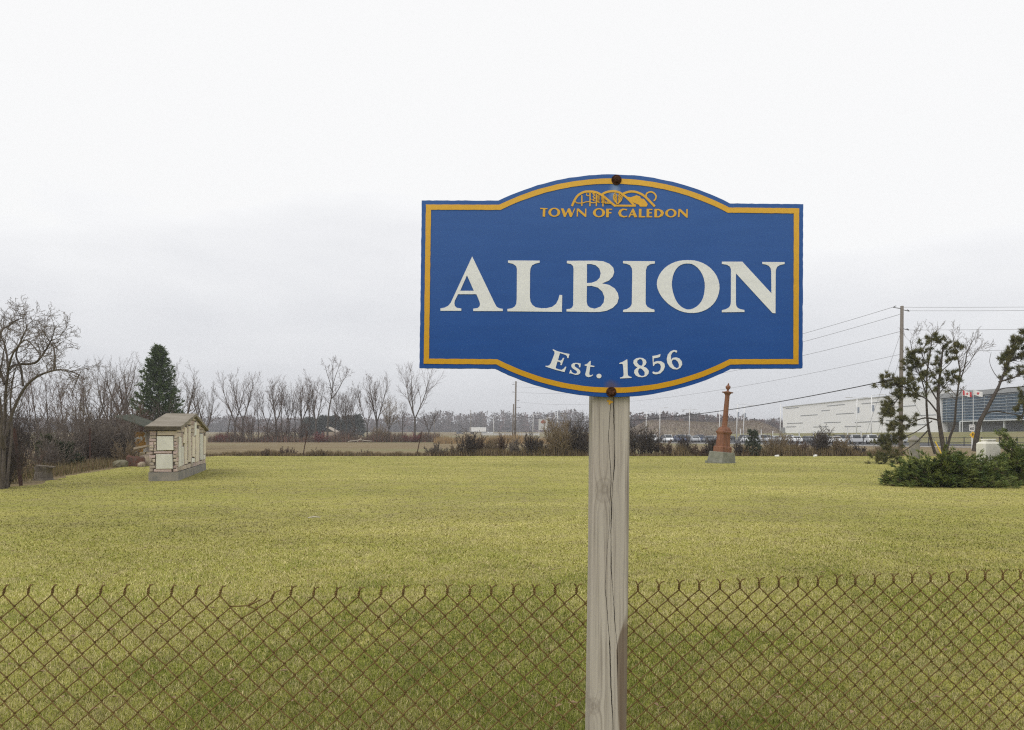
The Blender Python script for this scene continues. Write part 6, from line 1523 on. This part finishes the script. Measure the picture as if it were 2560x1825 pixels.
for Yrow, p0, p1, st in ((182, 1600, 1985, 2.9), (199, 1600, 1990, 2.9), (222, 1606, 1960, 3.0), (250, 1612, 1940, 3.2), (150, 2085, 2235, 2.9), (168, 1985, 2260, 3.0)):
    x = (p0 - CX) / F * Yrow
    while x < (p1 - CX) / F * Yrow:
        if rc.random() < .86:
            c_ = rc.choice(cols); kd = rc.choice(['suv', 'saloon']); pxx = CX + F * x / Yrow
            where = 'left of the monument' if pxx < 1785 else ('between the monument and the warehouse' if pxx < 1960 else 'in front of the warehouse')
            rowname = {182: 'nearest row', 199: 'second row', 222: 'third row', 250: 'back row', 150: 'short front row', 168: 'row by the road'}[Yrow]
            mk = lambda: '%s %s in the %s, %s' % (c_, {'suv': 'tall car', 'saloon': 'low car'}[kd], rowname, where)
            for _ in range(40):
                if mk() not in SEEN: break
                c_ = rc.choice(cols); kd = rc.choice(['suv', 'saloon'])
            SEEN.add(mk())
            car(x + rc.uniform(-.2, .2), Yrow + rc.uniform(-.4, .4), math.pi / 2 * rc.choice([1, -1]) + rc.uniform(-.04, .04), c_, kd, mk())
        x += st + rc.uniform(0, .3)
# dark rail fence round the car park
o = empty('rail_fence', (40, 160, 0), 'long dark metal fence along the near edge of the car park', 'fence'); DM = mat('dark_metal', (.035, .035, .04), .6)
fa, fb = Vector((27.5, 176, 0)), Vector((56, 117.5, 0)); dirf = (fb - fa).normalized(); Lf = (fb - fa).length; angf = math.atan2(dirf.y, dirf.x)
for z_ in (.55, 1.25):
    mb = MB(); c = (fa + fb) / 2; mb.box((c.x, c.y, z_), (Lf, .06, .07), Matrix.Rotation(angf, 3, 'Z')); mb.build('rail', DM, o)
for k_ in range(int(Lf / 2.6) + 1):
    p = fa + dirf * (k_ * 2.6); mb = MB(); mb.box((p.x, p.y, .68), (.09, .09, 1.36)); mb.build('fence_post', DM, o)
fb2 = Vector((92, 117.5, 0))
for z_ in (.55, 1.25):
    mb = MB(); mb.box(((fb.x + fb2.x) / 2, 117.5, z_), (fb2.x - fb.x, .06, .07)); mb.build('rail', DM, o)
for k_ in range(1, 14):
    mb = MB(); mb.box((fb.x + k_ * 2.6, 117.5, .68), (.09, .09, 1.36)); mb.build('fence_post', DM, o)
# trailer, barrier on the far road
tg = G(1195, 500); tr = empty('truck_trailer', tg, 'long white trailer of a truck parked beside the far road', 'truck')
mb = MB(); mb.cbox((0, 0, 2.75), (10.2, 2.6, 2.75), .08); mb.build('cargo_box', mat('trailer_white', (.74, .74, .73), .5), tr, local=True)
mb = MB(); mb.box((0, 0, 1.2), (9.6, 1.2, .3)); mb.build('chassis', DM, tr, local=True)
for x_ in (-4.2, -3.1, 3.4):
    mb = MB(); mb.lathe([(.3, -1.2), (.5, -1.15), (.5, 1.15), (.3, 1.2)], 12, (x_, 0, .5), Matrix.Rotation(math.radians(90), 3, 'X')); mb.build('wheel', TYRE, tr, local=True)
for px_, dx_, cl, lb in ((1226, 0, 'white', 'white low car parked at the right end of the trailer'), (1150, 0, 'grey', 'grey tall car left of the white trailer by the far road'), (1212, 0, 'silver', 'silver low car in front of the trailer end')):
    g = G(px_, 480); car(g.x, g.y, .1, cl, 'suv' if 'tall' in lb else 'saloon', lb)
g = G(1268, 400); bo = empty('concrete_barrier', g, 'pale concrete barrier along the far road behind the reeds', 'barrier')
for k_ in range(10):
    mb = MB(); x_ = -13 + k_ * 2.9
    mb.rings([[Vector((x_ + .03 if e == 0 else x_ + 2.86, y_, z_)) for y_, z_ in ((-.3, 0), (.3, 0), (.12, .35), (.1, 1.0), (-.1, 1.0), (-.12, .35))] for e in (0, 1)]); mb.build('barrier_block', mat('barrier_pale', (.46, .45, .43), .9), bo, local=True)

# ------------------------------------------------------------------ road signs, flags
def seg_text(mb, ch, ox, oz, h, to3, w_=.13):
    """stroked digits and capitals built from ribbons"""
    G_ = {'6': [[(.85, .95), (.45, .9), (.15, .6), (.12, .3), (.3, .05), (.6, .03), (.85, .2), (.85, .42), (.65, .58), (.35, .56), (.15, .38)]], '0': [[(.5, 1), (.22, .88), (.1, .5), (.22, .12), (.5, 0), (.78, .12), (.9, .5), (.78, .88), (.5, 1)]],
          'M': [[(0, 0), (0, 1), (.5, .3), (1, 1), (1, 0)]], 'A': [[(0, 0), (.5, 1), (1, 0)], [(.2, .35), (.8, .35)]], 'X': [[(0, 0), (1, 1)], [(0, 1), (1, 0)]], 'I': [[(.5, 0), (.5, 1)]], 'U': [[(0, 1), (0, .25), (.25, 0), (.75, 0), (1, .25), (1, 1)]]}
    for k_, st in enumerate(G_[ch]):
        P_ = [Vector((ox + x_ * h * .6, oz + z_ * h)) for x_, z_ in st]; Lf_, Rt_ = [], []
        for i, p in enumerate(P_):
            t = (P_[min(i + 1, len(P_) - 1)] - P_[max(i - 1, 0)]).normalized(); nv = Vector((-t.y, t.x)) * h * w_ / 2
            Lf_.append(tuple(p + nv)); Rt_.append(tuple(p - nv))
        for i in range(len(P_) - 1): mb.plate([[Lf_[i], Lf_[i + 1], Rt_[i + 1], Rt_[i]]], to3, .006 + k_ * .0007 + i * .0001, .001)
g = G(2430, 92); rsn = empty('speed_sign', g, 'white MAXIMUM 60 speed limit sign above the yellow diamond', 'road sign')
BLK = mat('sign_black', (.02, .02, .02), .6)
zc = EYE - (1069.5 - HY) / F * 92
mb = MB(); mb.tube([(0, .05, 0), (0, .05, zc + .3)], .04, 6); mb.build('pole_shaft', STEEL, rsn, local=True)
mb = MB(); mb.cbox((0, 0, zc), (.60, .02, .74), .006); mb.build('plate', WHITE_PAINT, rsn, local=True)
mb = MB(); f3 = lambda x_, z_, o_: Vector((x_, -.011 - o_, zc + z_))
seg_text(mb, '6', -.21, -.26, .33, f3, .2); seg_text(mb, '0', .02, -.26, .33, f3, .2)
mb.build('numeral', BLK, rsn, local=True)
mb = MB()
for k_, ch in enumerate('MAXIMUM'): seg_text(mb, ch, -.245 + k_ * .071, .18, .085, f3, .2)
mb.build('lettering', BLK, rsn, local=True)
yg = G(2432, 86); ys_ = empty('warning_sign', yg, 'yellow diamond warning sign partly hidden by a pine branch', 'road sign'); zc2 = EYE - (1087 - HY) / F * 86
mb = MB(); mb.tube([(0, .05, 0), (0, .05, zc2 + .2)], .04, 6); mb.build('pole_shaft', STEEL, ys_, local=True)
mb = MB(); mb.cbox((0, 0, zc2), (.52, .02, .52), .006, Matrix.Rotation(math.radians(45), 3, 'Y')); mb.build('plate', mat('sign_amber', (.72, .42, .02), .5), ys_, local=True)
mb = MB(); mb.plate([[(-.05, -.15), (.05, -.15), (.05, .05), (.14, .05), (0, .2), (-.14, .05), (-.05, .05)]], lambda x_, z_, o_: Vector((x_, -.012 - o_, zc2 + z_)), .004, 0); mb.build('symbol', BLK, ys_, local=True)
def flag(px, D, top, design, label):
    g = G(px, D); g.z = 1.0; zt = EYE - (top - HY) / F * D - g.z; o = empty('flagpole', g, 'tall white flagpole flying the %s' % label, 'flagpole', None)
    mb = MB(); mb.tube([(0, 0, -1), (0, 0, zt)], [.07, .045], 8); mb.lathe([(.02, 0), (.08, .06), (.02, .14)], 8, (0, 0, zt)); mb.build('pole_shaft', WHITE_PAINT, o, local=True)
    fo = empty('flag', g, label, 'flag', None); wv = lambda u: Vector((u * 1.95, .18 * math.sin(u * 6), zt - .12 - .5 * u + .05 * math.sin(u * 7)))
    cuts = [0, .27, .73, 1.0] if design == 'bars' else [0, 1.0]
    for k_ in range(len(cuts) - 1):
        mb = MB(); n = 10; vs = []
        for i in range(n + 1):
            u = cuts[k_] + (cuts[k_ + 1] - cuts[k_]) * i / n; p = wv(u); vs += [p, p - Vector((0, .03, 1.1))]
        mb.add([Vector(v) + Vector((.07, 0, 0)) for v in vs], [(2 * i, 2 * i + 2, 2 * i + 3, 2 * i + 1) for i in range(n)])
        mb.build('stripe' if design == 'bars' else 'cloth', mat('flag_red', (.55, .03, .04), .7) if (design == 'bars' and k_ != 1) else mat('flag_white', (.75, .74, .72), .7), fo, local=True)
    c = wv(.5) + Vector((.07, -.03, -.55)); k2 = .34
    leaf = [(0, 1), (.2, .6), (.4, .75), (.35, .3), (.8, .45), (.75, .1), (1, 0), (.5, -.5), (.08, -.45), (.05, -.9), (-.05, -.9), (-.08, -.45), (-.5, -.5), (-1, 0), (-.75, .1), (-.8, .45), (-.35, .3), (-.4, .75), (-.2, .6)] if design == 'bars' else [(-.9, .7), (.9, .7), (.8, -.1), (0, -.8), (-.8, -.1)]
    for off in (-.06,):
        mb = MB(); mb.plate([[(x_ * k2, z_ * k2) for x_, z_ in leaf]], lambda x_, z_, o_: Vector((c.x + x_, c.y + off - o_ - .1 * abs(x_), c.z + z_)), .01, 0); mb.build('leaf' if design == 'bars' else 'emblem', mat('flag_red', (.55, .03, .04), .7), fo, local=True)
flag(2406, 176, 974, 'bars', 'red and white flag with a maple leaf')
flag(2433, 172, 973, 'plain', 'white flag with a red shield emblem')

# ------------------------------------------------------------------ sub-parts: pieces that belong to a part
def under(root, part, *names):
    kids = list(root.children); p = next(c for c in kids if c.name.split('.')[0] == part)
    for c in kids:
        if c is not p and c.name.split('.')[0] in names: c.parent = p
under(sign, 'board', 'border', 'letter', 'small_letter', 'numeral', 'full_stop', 'emblem')
under(post, 'timber', 'paint_drip'); under(rsn, 'plate', 'numeral', 'lettering'); under(ys_, 'plate', 'symbol'); under(bd, 'panel', 'emblem')
under(of, 'wall', 'window', 'louvre', 'mullion'); under(wh, 'wall', 'window', 'loading_door')
for o in list(COL.objects):
    if o.name.split('.')[0] == 'street_lamp' and any(c.name.startswith('banner') for c in o.children): under(o, 'pole_shaft', 'banner')
